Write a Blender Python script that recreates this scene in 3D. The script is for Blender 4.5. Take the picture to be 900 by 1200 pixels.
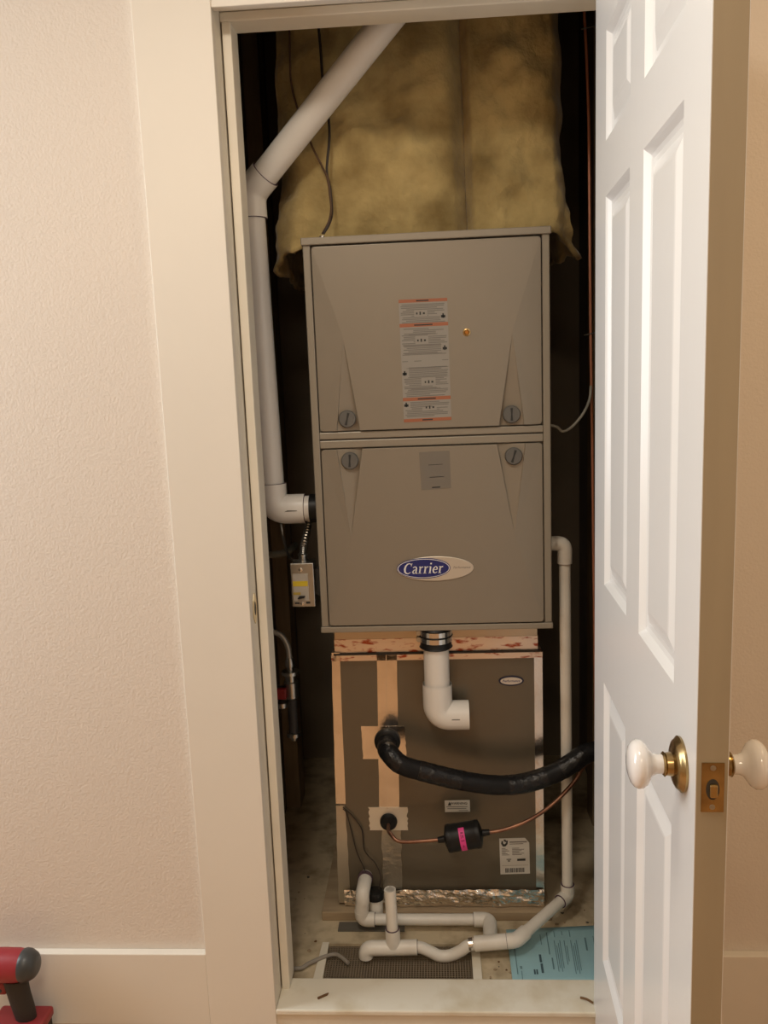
import bpy, bmesh, math, random
from mathutils import Vector, Matrix, noise

for o in list(bpy.data.objects):
    bpy.data.objects.remove(o)
SC = bpy.context.scene
COL = SC.collection
random.seed(7)

# ------------------------------------------------------------------ camera
CAM = Vector((0.0035, -1.8599, 1.378))
YAW, PITCH, ROLL, FPX = 0.0613, 0.1562, -0.0381, 971.0
_f = Vector((-math.sin(YAW) * math.cos(PITCH), math.cos(YAW) * math.cos(PITCH), -math.sin(PITCH)))
_r0 = Vector((math.cos(YAW), math.sin(YAW), 0))
_u0 = _r0.cross(_f)
_r = math.cos(ROLL) * _r0 + math.sin(ROLL) * _u0
_u = -math.sin(ROLL) * _r0 + math.cos(ROLL) * _u0
cam_data = bpy.data.cameras.new('camera')
cam = bpy.data.objects.new('camera', cam_data)
COL.objects.link(cam)
cam_data.sensor_fit = 'HORIZONTAL'
cam_data.sensor_width = 36
cam_data.lens = FPX / 900 * 36
cam_data.clip_start = 0.02
cam.matrix_world = Matrix(((_r.x, _u.x, -_f.x, CAM.x), (_r.y, _u.y, -_f.y, CAM.y), (_r.z, _u.z, -_f.z, CAM.z), (0, 0, 0, 1)))
SC.camera = cam

def ray(px, py):
    return _f + _r * ((px - 450) / FPX) + _u * ((600 - py) / FPX)
def P(px, py, Y):                      # photo pixel -> point on the plane y = Y
    d = ray(px, py); t = (Y - CAM.y) / d.y
    return CAM + d * t
def PZ(px, py, z):                     # photo pixel -> point on the plane z
    d = ray(px, py); t = (z - CAM.z) / d.z
    return CAM + d * t

# ------------------------------------------------------------------ light and exposure
world = bpy.data.worlds.new('world'); SC.world = world
world.use_nodes = True
world.node_tree.nodes['Background'].inputs[0].default_value = (0.75, 0.85, 1.0, 1)
world.node_tree.nodes['Background'].inputs[1].default_value = 0.6

def area(name, loc, target, sx, sy, power, color, shape='RECTANGLE'):
    l = bpy.data.lights.new(name, 'AREA'); l.shape = shape; l.size = sx
    if shape in ('RECTANGLE', 'ELLIPSE'): l.size_y = sy
    l.energy = power; l.color = color
    o = bpy.data.objects.new(name, l); COL.objects.link(o)
    o.location = loc
    o.rotation_euler = (Vector(target) - Vector(loc)).to_track_quat('-Z', 'Y').to_euler()
    return o
area('hall_ceiling_light', (-0.38, -1.22, 2.42), (-0.38, -1.22, 0), 0.34, 0.34, 11.5, (1.0, 0.90, 0.76), 'DISK')
area('rear_ceiling_light', (-0.10, -2.60, 2.42), (-0.10, -2.60, 0), 0.40, 0.40, 12, (1.0, 0.82, 0.60), 'DISK')
area('right_wall_fill', (1.05, -1.05, 2.42), (1.05, -1.05, 0), 0.34, 0.34, 7, (1.0, 0.72, 0.42), 'DISK')  # added fill lamp, warms the right wall beyond the door
area('window_daylight', (-2.26, -0.66, 1.60), (0, -0.66, 1.55), 0.66, 1.36, 27, (0.88, 0.95, 1.0))

vs = SC.view_settings
vs.view_transform = 'Standard'; vs.look = 'None'; vs.gamma = 1.0; vs.exposure = -0.03
vs.use_curve_mapping = False

# ------------------------------------------------------------------ materials
MATS = {}
def mat(name, color, rough=0.5, metal=0.0, var=0.0, vscale=8.0, color2=None, bump=0.0, bscale=60.0,
        coat=0.0, detail=4.0, lo=0.35, hi=0.65, spec=0.5, rvar=0.0, stretch=None, sheen=0.0):
    if name in MATS: return MATS[name]
    m = bpy.data.materials.new(name); m.use_nodes = True
    nt = m.node_tree; b = nt.nodes['Principled BSDF']
    b.inputs['Roughness'].default_value = rough
    b.inputs['Metallic'].default_value = metal
    b.inputs['Specular IOR Level'].default_value = spec
    if coat: b.inputs['Coat Weight'].default_value = coat; b.inputs['Coat Roughness'].default_value = 0.12
    if sheen: b.inputs['Sheen Weight'].default_value = sheen
    c = (*color, 1)
    b.inputs['Base Color'].default_value = c
    tc = nt.nodes.new('ShaderNodeTexCoord')
    src = tc.outputs['Object']
    if stretch:
        mp = nt.nodes.new('ShaderNodeMapping'); mp.inputs['Scale'].default_value = stretch
        nt.links.new(src, mp.inputs[0]); src = mp.outputs[0]
    if color2 is None and var: color2 = tuple(max(0, x * (1 - var)) for x in color)
    if color2 is not None or rvar:
        n = nt.nodes.new('ShaderNodeTexNoise'); n.inputs['Scale'].default_value = vscale; n.inputs['Detail'].default_value = detail
        nt.links.new(src, n.inputs['Vector'])
        r = nt.nodes.new('ShaderNodeMapRange'); r.inputs[1].default_value = lo; r.inputs[2].default_value = hi
        nt.links.new(n.outputs['Fac'], r.inputs[0])
        if color2 is not None:
            mx = nt.nodes.new('ShaderNodeMix'); mx.data_type = 'RGBA'
            mx.inputs[6].default_value = c; mx.inputs[7].default_value = (*color2, 1)
            nt.links.new(r.outputs[0], mx.inputs[0]); nt.links.new(mx.outputs[2], b.inputs['Base Color'])
        if rvar:
            rr = nt.nodes.new('ShaderNodeMapRange'); rr.inputs[3].default_value = rough - rvar; rr.inputs[4].default_value = rough + rvar
            nt.links.new(r.outputs[0], rr.inputs[0]); nt.links.new(rr.outputs[0], b.inputs['Roughness'])
    if bump:
        n2 = nt.nodes.new('ShaderNodeTexNoise'); n2.inputs['Scale'].default_value = bscale; n2.inputs['Detail'].default_value = 3
        nt.links.new(src, n2.inputs['Vector'])
        bp = nt.nodes.new('ShaderNodeBump'); bp.inputs['Strength'].default_value = bump; bp.inputs['Distance'].default_value = 0.004
        nt.links.new(n2.outputs['Fac'], bp.inputs['Height']); nt.links.new(bp.outputs[0], b.inputs['Normal'])
    MATS[name] = m
    return m

M_wall = mat('wall_paint', (0.74, 0.67, 0.59), 0.75, bump=0.30, bscale=210)
M_trim = mat('trim_paint', (0.80, 0.75, 0.66), 0.55, var=0.03, vscale=3)
M_jamb = mat('jamb_paint', (0.82, 0.76, 0.64), 0.5, var=0.06, vscale=6)
M_ceil = mat('ceiling_paint', (0.78, 0.74, 0.68), 0.9)
M_tanwall = mat('rear_wall_paint', (0.60, 0.47, 0.33), 0.8)
M_floor = mat('hall_floor_wood', (0.56, 0.34, 0.18), 0.45, color2=(0.46, 0.26, 0.13), vscale=3, stretch=(1, 8, 1))
M_edge = mat('shade_toned_door_edge', (0.42, 0.35, 0.24), 0.6, var=0.08, vscale=5, stretch=(4, 4, 0.5))  # tan darker than the door paint, shade put into the edge colour
M_door = mat('door_paint', (0.83, 0.83, 0.82), 0.27, bump=0.02, bscale=40)
M_porc = mat('white_porcelain', (0.86, 0.84, 0.82), 0.1, coat=0.5)
M_brass = mat('antique_brass', (0.50, 0.37, 0.17), 0.24, 1.0, color2=(0.30, 0.21, 0.10), vscale=30)
M_thresh = mat('threshold_paint', (0.80, 0.75, 0.63), 0.45, color2=(0.62, 0.53, 0.37), vscale=11, lo=0.48, hi=0.78, detail=8)
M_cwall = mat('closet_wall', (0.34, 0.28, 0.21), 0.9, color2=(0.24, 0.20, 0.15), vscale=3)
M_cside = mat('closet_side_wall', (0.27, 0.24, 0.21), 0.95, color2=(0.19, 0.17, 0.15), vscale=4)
M_stud = mat('dark_stud', (0.40, 0.31, 0.20), 0.85, color2=(0.28, 0.21, 0.14), vscale=5, stretch=(6, 6, 1))
M_cfloor = mat('closet_floor_board', (0.60, 0.50, 0.34), 0.85, color2=(0.30, 0.23, 0.14), vscale=18, lo=0.45, hi=0.75, bump=0.2, bscale=80, detail=7)
M_taupe = mat('furnace_paint', (0.285, 0.25, 0.20), 0.38, 0.25, bump=0.03, bscale=500)
M_taupe_rim = mat('furnace_rim_paint', (0.31, 0.275, 0.22), 0.4, 0.2)
M_groove = mat('panel_groove', (0.13, 0.112, 0.088), 0.6)
M_black_gap = mat('dark_gap', (0.05, 0.042, 0.033), 0.8)
M_coil = mat('coil_case_paint', (0.165, 0.138, 0.098), 0.30, 0.4, bump=0.03, bscale=500)
M_foil = mat('foil_tape', (0.80, 0.75, 0.68), 0.2, 1.0, color2=(0.62, 0.57, 0.50), vscale=16, lo=0.45, hi=0.8, bump=0.22, bscale=26)
M_foil_crumple = mat('crumpled_foil', (0.86, 0.82, 0.76), 0.16, 1.0, bump=1.0, bscale=48)
M_foil_red = mat('printed_foil_tape', (0.85, 0.72, 0.6), 0.3, 0.8, color2=(0.42, 0.10, 0.05), vscale=55, lo=0.54, hi=0.66, bump=0.4, bscale=40, stretch=(0.6, 1, 1.6))
M_galv = mat('galvanised_steel', (0.50, 0.49, 0.45), 0.3, 1.0, color2=(0.42, 0.42, 0.40), vscale=20)
M_steel = mat('bright_steel', (0.72, 0.71, 0.69), 0.16, 1.0)
M_pvc = mat('white_pvc', (0.86, 0.83, 0.78), 0.33, var=0.04, vscale=6)
M_pvc_dull = mat('dusty_pvc', (0.82, 0.79, 0.72), 0.40, color2=(0.70, 0.65, 0.57), vscale=9, lo=0.45, hi=0.75)
M_primer = mat('purple_primer', (0.10, 0.06, 0.08), 0.6)
M_rubber = mat('black_rubber', (0.010, 0.010, 0.010), 0.42, spec=0.3)
M_hose = mat('black_pipe_insulation', (0.009, 0.009, 0.010), 0.55, spec=0.25, bump=0.5, bscale=45, rvar=0.15, vscale=20)
M_hosetape = mat('black_vinyl_tape', (0.009, 0.009, 0.010), 0.30, bump=1.0, bscale=65, spec=0.4)
M_copper = mat('copper_tube', (0.36, 0.19, 0.12), 0.38, 0.85, color2=(0.20, 0.10, 0.07), vscale=25)
M_wire = mat('dark_wire', (0.035, 0.025, 0.02), 0.5)
M_brownwire = mat('brown_wire', (0.10, 0.055, 0.03), 0.5)
M_greywire = mat('grey_cable', (0.30, 0.27, 0.23), 0.6)
M_palewire = mat('pale_cable', (0.42, 0.40, 0.34), 0.5)
M_pink = mat('pink_sticker', (0.80, 0.06, 0.30), 0.5)
M_paper = mat('label_paper', (0.315, 0.295, 0.26), 0.5)
M_paperw = mat('white_label', (0.66, 0.63, 0.57), 0.45)
M_print = mat('label_print', (0.20, 0.18, 0.155), 0.6)
M_printlight = mat('label_print_grey', (0.19, 0.178, 0.158), 0.6)
M_orange = mat('label_orange', (0.37, 0.13, 0.065), 0.5)
M_darkink = mat('dark_ink', (0.03, 0.03, 0.03), 0.6)
M_tanlabel = mat('taupe_label', (0.20, 0.178, 0.148), 0.4)
M_blue = mat('badge_blue', (0.012, 0.022, 0.16), 0.25, coat=0.4)
M_silver = mat('badge_silver', (0.70, 0.67, 0.60), 0.3, 0.6)
M_white = mat('badge_white', (0.80, 0.80, 0.82), 0.4)
M_latch = mat('latch_plastic', (0.13, 0.125, 0.115), 0.5)
M_yellow = mat('yellow_tape', (0.62, 0.46, 0.03), 0.5)
M_red = mat('red_plastic', (0.30, 0.025, 0.035), 0.4)
M_reddark = mat('dark_red_plastic', (0.26, 0.025, 0.03), 0.4)
M_grip = mat('black_grip', (0.022, 0.019, 0.017), 0.6, bump=0.2, bscale=200)
M_redpaint = mat('red_valve_paint', (0.22, 0.012, 0.012), 0.5)
M_ironpipe = mat('black_iron', (0.035, 0.032, 0.03), 0.55)
M_bluepaper = mat('blue_paper', (0.34, 0.57, 0.63), 0.6, var=0.06, vscale=5)
M_bluink = mat('blue_paper_ink', (0.06, 0.11, 0.14), 0.6)
M_batt = mat('fibreglass_batt', (0.60, 0.46, 0.20), 0.95, color2=(0.24, 0.165, 0.055), vscale=8, lo=0.34, hi=0.70, bump=0.9, bscale=70, detail=6, sheen=0.3)
M_mesh = mat('wire_mesh', (0.25, 0.20, 0.14), 0.6, 0.3)
M_wood = mat('pale_wood', (0.46, 0.35, 0.22), 0.8, color2=(0.33, 0.24, 0.15), vscale=4, stretch=(1, 8, 8))
M_greystrip = mat('grey_strip', (0.13, 0.12, 0.10), 0.6)
M_chip = mat('wood_chip_brown', (0.16, 0.08, 0.03), 0.8)
M_glass = mat('window_white', (0.8, 0.85, 0.9), 0.2)

# ------------------------------------------------------------------ mesh builder
class MB:
    def __init__(s): s.v = []; s.f = []
    def add(s, vs, fs):
        n = len(s.v); s.v += [tuple(x) for x in vs]; s.f += [tuple(i + n for i in q) for q in fs]; return s
    def box(s, x0, x1, y0, y1, z0, z1):
        x0, x1 = sorted((x0, x1)); y0, y1 = sorted((y0, y1)); z0, z1 = sorted((z0, z1))
        return s.add([(x0,y0,z0),(x1,y0,z0),(x1,y1,z0),(x0,y1,z0),(x0,y0,z1),(x1,y0,z1),(x1,y1,z1),(x0,y1,z1)],
                     [(0,3,2,1),(4,5,6,7),(0,1,5,4),(1,2,6,5),(2,3,7,6),(3,0,4,7)])
    def tube(s, pts, rad, n=16, caps=True):
        pts = [Vector(p) for p in pts]
        if not hasattr(rad, '__len__'): rad = [rad] * len(pts)
        rings = []
        t0 = (pts[1] - pts[0]).normalized()
        a = Vector((0, 0, 1)) if abs(t0.z) < 0.9 else Vector((0, 1, 0))
        nrm = (a - t0 * a.dot(t0)).normalized()
        for i, p in enumerate(pts):
            if i == 0: t = (pts[1] - pts[0])
            elif i == len(pts) - 1: t = pts[-1] - pts[-2]
            else:
                a1 = (pts[i] - pts[i-1]); b1 = (pts[i+1] - pts[i])
                if a1.length < 1e-9: a1 = b1
                if b1.length < 1e-9: b1 = a1
                t = a1.normalized() + b1.normalized()
            if t.length < 1e-9: t = t0
            t = t.normalized()
            nn = nrm - t * nrm.dot(t)
            if nn.length > 1e-6: nrm = nn.normalized()
            bn = t.cross(nrm)
            rings.append([p + (nrm * math.cos(2*math.pi*k/n) + bn * math.sin(2*math.pi*k/n)) * rad[i] for k in range(n)])
        vs = [q for r in rings for q in r]; fs = []
        for i in range(len(rings) - 1):
            for k in range(n):
                k2 = (k + 1) % n
                fs.append((i*n+k, i*n+k2, (i+1)*n+k2, (i+1)*n+k))
        if caps:
            fs.append(tuple(reversed(range(n)))); m = (len(rings)-1)*n
            fs.append(tuple(range(m, m+n)))
        return s.add(vs, fs)
    def lathe(s, origin, axis, prof, n=24, caps=True):     # prof: (distance along axis, radius)
        o = Vector(origin); ax = Vector(axis).normalized()
        a = Vector((0, 0, 1)) if abs(ax.z) < 0.9 else Vector((0, 1, 0))
        e1 = (a - ax * a.dot(ax)).normalized(); e2 = ax.cross(e1)
        vs = []; fs = []
        for d, r in prof:
            for k in range(n):
                w = 2*math.pi*k/n
                vs.append(o + ax*d + (e1*math.cos(w) + e2*math.sin(w))*max(r, 1e-5))
        for i in range(len(prof)-1):
            for k in range(n):
                k2 = (k+1) % n
                fs.append((i*n+k, i*n+k2, (i+1)*n+k2, (i+1)*n+k))
        if caps:
            fs.append(tuple(reversed(range(n)))); m = (len(prof)-1)*n; fs.append(tuple(range(m, m+n)))
        return s.add(vs, fs)
    def slab(s, poly, off):                  # closed polygon of 3D points, extruded by vector off
        p = [Vector(q) for q in poly]; off = Vector(off); n = len(p)
        vs = p + [q + off for q in p]
        fs = [tuple(range(n)), tuple(reversed(range(n, 2*n)))]
        for i in range(n):
            j = (i+1) % n; fs.append((i, n+i, n+j, j))
        return s.add(vs, fs)
    def grid(s, fn, nu, nv):
        vs = [fn(i/nu, j/nv) for j in range(nv+1) for i in range(nu+1)]
        fs = [(j*(nu+1)+i, j*(nu+1)+i+1, (j+1)*(nu+1)+i+1, (j+1)*(nu+1)+i) for j in range(nv) for i in range(nu)]
        return s.add(vs, fs)
    def build(s, name, m, parent=None, smooth=False, bevel=0, segs=2, fix=True):
        me = bpy.data.meshes.new(name); me.from_pydata(s.v, [], s.f)
        if fix:
            bm = bmesh.new(); bm.from_mesh(me); bmesh.ops.recalc_face_normals(bm, faces=bm.faces); bm.to_mesh(me); bm.free()
        me.materials.append(m)
        o = bpy.data.objects.new(name, me); COL.objects.link(o)
        if smooth:
            me.polygons.foreach_set('use_smooth', [True]*len(me.polygons)); me.set_sharp_from_angle(angle=math.radians(40))
        if bevel:
            md = o.modifiers.new('bevel', 'BEVEL'); md.width = bevel; md.segments = segs; md.limit_method = 'ANGLE'; md.angle_limit = math.radians(35)
        if parent is not None:
            o.parent = parent
            if parent.parent is None and parent.type == 'EMPTY':
                o.matrix_parent_inverse = Matrix.Translation(-parent.location)
        return o

def tag(o, label, cat, group=None):
    o['label'] = label; o['category'] = cat
    if group: o['group'] = group
    return o
def thing(name, label, cat, loc, group=None):
    e = bpy.data.objects.new(name, None); COL.objects.link(e); e.location = loc
    e.empty_display_size = 0.05
    return tag(e, label, cat, group)
def struct(o): o['kind'] = 'structure'; return o

def spline(pts, k=8):                       # Catmull-Rom through points
    pts = [Vector(p) for p in pts]; q = [2*pts[0]-pts[1]] + pts + [2*pts[-1]-pts[-2]]; out = []
    for i in range(1, len(q)-2):
        for j in range(k):
            t = j/k
            out.append(0.5*((2*q[i]) + (q[i+1]-q[i-1])*t + (2*q[i-1]-5*q[i]+4*q[i+1]-q[i+2])*t*t + (3*q[i]-q[i-1]-3*q[i+1]+q[i+2])*t**3))
    out.append(pts[-1]); return out
def arc(a, c, b, k=8):                      # quadratic bend from a to b with corner c
    a, b, c = Vector(a), Vector(b), Vector(c)
    return [(1-t)**2*a + 2*t*(1-t)*c + t*t*b for t in [i/k for i in range(k+1)]]

def text_mb(s, mp, size=1.0, shear=0.0, align='CENTER', bold=0.0, thick=0.0006):
    """flat lettering: mp maps (u, v) in units of the letter size to a 3D point"""
    cu = bpy.data.curves.new('t', 'FONT'); cu.body = s; cu.size = 1; cu.shear = shear; cu.align_x = align; cu.align_y = 'CENTER'; cu.offset = bold
    cu.resolution_u = 3
    ob = bpy.data.objects.new('t', cu); COL.objects.link(ob)
    dg = bpy.context.evaluated_depsgraph_get(); me = bpy.data.meshes.new_from_object(ob.evaluated_get(dg))
    mb = MB(); mb.add([mp(v.co.x*size, v.co.y*size) for v in me.vertices], [tuple(p.vertices) for p in me.polygons])
    bpy.data.objects.remove(ob); bpy.data.curves.remove(cu); bpy.data.meshes.remove(me)
    return mb

# ================================================================== THE SETTING
WY = -0.25            # hall side of the wall with the closet door
WI = -0.135           # closet side of it
XL, XR = -0.3705, 0.352   # faces of the left and right jamb
ZH = 2.070            # underside of the head jamb
HX0, HX1, HY0, HZ = -2.35, 1.9, -3.3, 2.44
o = MB()
o.box(HX0, XL-0.02, WY, WI, 0, HZ); o.box(XR+0.02, HX1, WY, WI, 0, HZ); o.box(XL-0.02, XR+0.02, WY, WI, ZH+0.02, HZ)
struct(o.build('wall_front', M_wall))
struct(MB().box(HX0-0.1, HX1+0.1, HY0-0.1, WY, -0.05, 0).build('floor', M_floor))
struct(MB().box(HX0-0.1, HX1+0.1, HY0-0.1, WI, HZ, HZ+0.05).build('ceiling', M_ceil))
o = MB()
wy0, wy1, wz0, wz1 = -1.00, -0.28, 0.85, 2.25
o.box(HX0-0.1, HX0, HY0, wy0, 0, HZ); o.box(HX0-0.1, HX0, wy1, WI, 0, HZ); o.box(HX0-0.1, HX0, wy0, wy1, 0, wz0); o.box(HX0-0.1, HX0, wy0, wy1, wz1, HZ)
struct(o.build('wall_left', M_wall))
w = MB()
w.box(HX0-0.08, HX0+0.015, wy0, wy0+0.05, wz0, wz1).box(HX0-0.08, HX0+0.015, wy1-0.05, wy1, wz0, wz1)
w.box(HX0-0.08, HX0+0.015, wy0+0.05, wy1-0.05, wz0, wz0+0.05).box(HX0-0.08, HX0+0.015, wy0+0.05, wy1-0.05, wz1-0.05, wz1)
w.box(HX0-0.06, HX0-0.01, wy0+0.05, wy1-0.05, 1.53, 1.57)
struct(w.build('window_1', M_trim))
struct(MB().box(HX1, HX1+0.1, HY0, WI, 0, HZ).build('wall_right', M_wall))
struct(MB().box(HX0, HX1, HY0-0.1, HY0, 0, HZ).build('wall_back', M_tanwall))

# closet shell
CX0, CX1, CY1, CF = -0.50, 0.50, 0.98, 0.025
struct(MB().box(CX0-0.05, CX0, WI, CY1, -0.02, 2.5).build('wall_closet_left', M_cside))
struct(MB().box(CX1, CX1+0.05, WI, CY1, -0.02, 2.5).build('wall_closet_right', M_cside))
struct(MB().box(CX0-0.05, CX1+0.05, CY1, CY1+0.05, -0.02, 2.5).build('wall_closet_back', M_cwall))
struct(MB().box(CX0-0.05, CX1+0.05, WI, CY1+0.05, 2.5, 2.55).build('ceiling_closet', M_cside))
# closet floor with an opening for the mesh return grille
gx0, gx1, gy0, gy1 = -0.283, 0.062, -0.166, -0.035
o = MB()
o.box(CX0, gx0, -0.17, CY1, -0.02, CF).box(gx1, CX1, -0.17, CY1, -0.02, CF).box(gx0, gx1, gy1, CY1, -0.02, CF)
o.box(gx0, gx1, -0.17, gy0, -0.02, CF)
struct(o.build('floor_closet', M_cfloor))
o = MB()
o.box(gx0-0.01, gx0, gy0, gy1, -0.3, -0.02).box(gx1, gx1+0.01, gy0, gy1, -0.3, -0.02).box(gx0, gx1, gy1, gy1+0.01, -0.3, -0.02).box(gx0, gx1, gy0-0.01, gy0, -0.3, -0.02).box(gx0, gx1, gy0, gy1, -0.31, -0.3)
struct(o.build('trim_duct', M_cside))
# studs against the right side of the closet
struct(MB().box(0.455, 0.50, 0.50, 0.59, CF, 2.5).build('trim_8', M_stud))
struct(MB().box(-0.50, -0.455, 0.62, 0.71, CF, 2.5).build('trim_9', M_stud))

# casing, jambs, stops
def board(name, m, *b, bevel=0.003):
    mb = MB(); mb.box(*b); return struct(mb.build(name, m, bevel=bevel))
CF0 = WY - 0.020
board('trim_1', M_trim, -0.5165, XL, CF0, WY, 0.0, 2.20, bevel=0.0015)
board('trim_2', M_trim, XL, XR+0.006, CF0+0.001, WY, 2.052, 2.20, bevel=0.0015)
board('trim_3', M_trim, XR+0.006, 0.50, CF0, WY, 0.0, 2.20)
jl = board('trim_4', M_jamb, XL-0.02, XL, WY-0.001, WI, 0.0, ZH+0.02, bevel=0.0015)
jr = board('trim_5', M_jamb, XR, XR+0.02, WY-0.001, WI, 0.0, ZH+0.02, bevel=0.0015)
jh = board('trim_6', M_jamb, XL, XR, WY-0.001, WI, ZH, ZH+0.02, bevel=0.0015)
SY0, SY1 = -0.208, -0.150
for par, b in ((jl, (XL+0.003, XL+0.0205, SY0, SY1, 0.04, ZH-0.018)), (jr, (XR-0.012, XR, SY0, SY1, 0.04, ZH-0.018)), (jh, (XL, XR, SY0, SY1, ZH-0.018, ZH-0.001))):
    MB().box(*b).build('door_stop', M_jamb, par, bevel=0.002)
# strike plate on the left jamb
sp = MB()
zc = P(299, 713, -0.23).z
pl = [(XL+0.0005, -0.230+0.016*math.cos(t)*(1 if abs(math.sin(t)) < 0.8 else 0.75), zc+0.032*math.sin(t)) for t in [2*math.pi*k/20 for k in range(20)]]
sp.slab(pl, (0.0016, 0, 0))
sk = sp.build('strike_plate', mat('pale_brass', (0.78, 0.68, 0.46), 0.35, 0.8), jl)
MB().slab([(XL+0.0021, -0.230+0.007*math.cos(t), zc+0.014*math.sin(t)) for t in [2*math.pi*k/14 for k in range(14)]], (0.0004, 0, 0)).build('strike_hole', M_black_gap, sk)
# baseboards (square-topped boards)
board('baseboard_left', M_trim, HX0, -0.5165, WY-0.019, WY, 0.0, 0.172, bevel=0.002)
board('baseboard_right', M_trim, 0.50, HX1, WY-0.019, WY, 0.0, 0.172, bevel=0.002)
# threshold: top board and a thinner strip under its nose
th = board('trim_7', M_thresh, XL, XR, -0.272, -0.172, 0.0285, 0.041, bevel=0.003)
MB().box(XL, XR, -0.264, -0.172, 0.0, 0.0235).build('riser', M_jamb, th)

# ------------------------------------------------------------------ six-panel door
DA = Vector((0.315, WY, 0)); DB = Vector((0.291, -0.96, 0))
dd = (DB - DA).normalized(); dn = Vector((dd.y, -dd.x, 0))      # dn points to the left (visible face)
if dn.x > 0: dn = -dn
TH = 0.036
def D(s, dep, z):            # s along the door from the hinge, dep into the door from the visible face
    p = DA + dd*s - dn*dep; return (p.x, p.y, z)
door = bpy.data.objects.new('door_1', None); COL.objects.link(door); door.location = D(0.001, TH, 0.012); struct(door)
S = [0.0, 0.107, 0.311, 0.403, 0.609, 0.711]; Z = [0.014, 0.228, 0.806, 0.994, 1.676, 1.766, 1.940, 2.042]
slab = MB()
def ring(mb, a, b):
    n = len(a); mb.add(list(a)+list(b), [(i, (i+1) % n, n+(i+1) % n, n+i) for i in range(n)])
for i in range(5):
    for j in range(7):
        if i in (1, 3) and j in (1, 3, 5): continue
        for dep in (0, TH):
            q = [D(S[i], dep, Z[j]), D(S[i+1], dep, Z[j]), D(S[i+1], dep, Z[j+1]), D(S[i], dep, Z[j+1])]
            slab.add(q, [(0, 1, 2, 3)])
for (s0, s1, z0, z1) in ((0, 0.711, Z[0], Z[0]), (0, 0.711, Z[7], Z[7])):
    slab.add([D(s0, 0, z0), D(s1, 0, z0), D(s1, TH, z0), D(s0, TH, z0)], [(0, 1, 2, 3)])
MB().slab([D(0.7105, 0.0008, Z[0]+0.001), D(0.7105, TH-0.0008, Z[0]+0.001), D(0.7105, TH-0.0008, Z[7]-0.001), D(0.7105, 0.0008, Z[7]-0.001)], dd*0.0007).build('edge_shade_band', M_edge, door)  # added strip carrying the shade tone of the free edge
for s0 in (0, 0.711):
    slab.add([D(s0, 0, Z[0]), D(s0, TH, Z[0]), D(s0, TH, Z[7]), D(s0, 0, Z[7])], [(0, 1, 2, 3)])
slab.build('door_slab', M_door, door)
PROF = [(0, 0), (0.004, 0.003), (0.010, 0.0085), (0.016, 0.0105), (0.024, 0.0105), (0.044, 0.0035), (0.048, 0.003)]
for i in (1, 3):
    for j in (1, 3, 5):
        pm = MB()
        for side in (0, 1):
            prev = None
            for ins, dep in PROF:
                dp = dep if side == 0 else TH - dep
                r = [D(S[i]+ins, dp, Z[j]+ins), D(S[i+1]-ins, dp, Z[j]+ins), D(S[i+1]-ins, dp, Z[j+1]-ins), D(S[i]+ins, dp, Z[j+1]-ins)]
                if prev: ring(pm, prev, r)
                prev = r
            pm.add(prev, [(0, 1, 2, 3)])
        pm.build('panel', M_door, door)
# knob sets on both faces
KS, KZ = 0.651, 0.908
def knobset(dep0, sgn):
    ax = dn * sgn; org = Vector(D(KS, dep0, KZ))
    rose = MB().lathe(org, ax, [(0, 0.033), (0.003, 0.0335), (0.006, 0.030), (0.008, 0.0285), (0.010, 0.024), (0.011, 0.019), (0.012, 0.0145), (0.019, 0.0135), (0.021, 0.0150), (0.023, 0.0125)], 40).build('rose', M_brass, door, smooth=True)
    kn = [(0.021, 0.0115), (0.030, 0.0118), (0.035, 0.0140), (0.039, 0.0195), (0.043, 0.0255), (0.048, 0.0290), (0.053, 0.0292), (0.0575, 0.0268), (0.061, 0.0220), (0.0633, 0.0145), (0.0643, 0.006), (0.0645, 0.0)]
    k = MB().lathe(org, ax, kn, 40, caps=False).build('knob', M_porc, door, smooth=True)
knobset(0, 1); knobset(TH, -1)
# latch face plate with bolt on the free edge
def E(dep, z, out=0.0): return D(0.711+out, dep, z)
zt = P(833, 893, -0.96).z; zb = P(833, 950, -0.96).z
fp = MB().slab([E(0.006, zb, 0.0003), E(0.031, zb, 0.0003), E(0.031, zt, 0.0003), E(0.006, zt, 0.0003)], dd*0.0016).build('latch_plate', M_brass, door)
zc = (zt+zb)/2 - 0.002
MB().slab([E(0.0185+0.0075*math.cos(t), zc+0.0125*math.sin(t), 0.0018) for t in [2*math.pi*k/18 for k in range(18)]], dd*0.0006).build('bolt_hole', M_black_gap, fp)
bl = MB()
bl.slab([E(0.014, zc-0.008, 0.0024), E(0.023, zc-0.008, 0.0024), E(0.023, zc+0.008, 0.0024), E(0.014, zc+0.008, 0.0024)], dd*0.006).build('latch_bolt', M_brass, fp, bevel=0.002)
for zz in (zt-0.006, zb+0.006):
    MB().lathe(E(0.0185, zz, 0.0015), dd, [(0, 0.0034), (0.001, 0.0030)], 12).build('screw', M_galv, fp)
# hinges on the far edge
for hz in (0.28, 1.05, 1.80):
    MB().tube([D(-0.004, TH-0.002, hz-0.045), D(-0.004, TH-0.002, hz+0.045)], 0.006, 10).build('hinge', M_brass, door, smooth=True)

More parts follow.
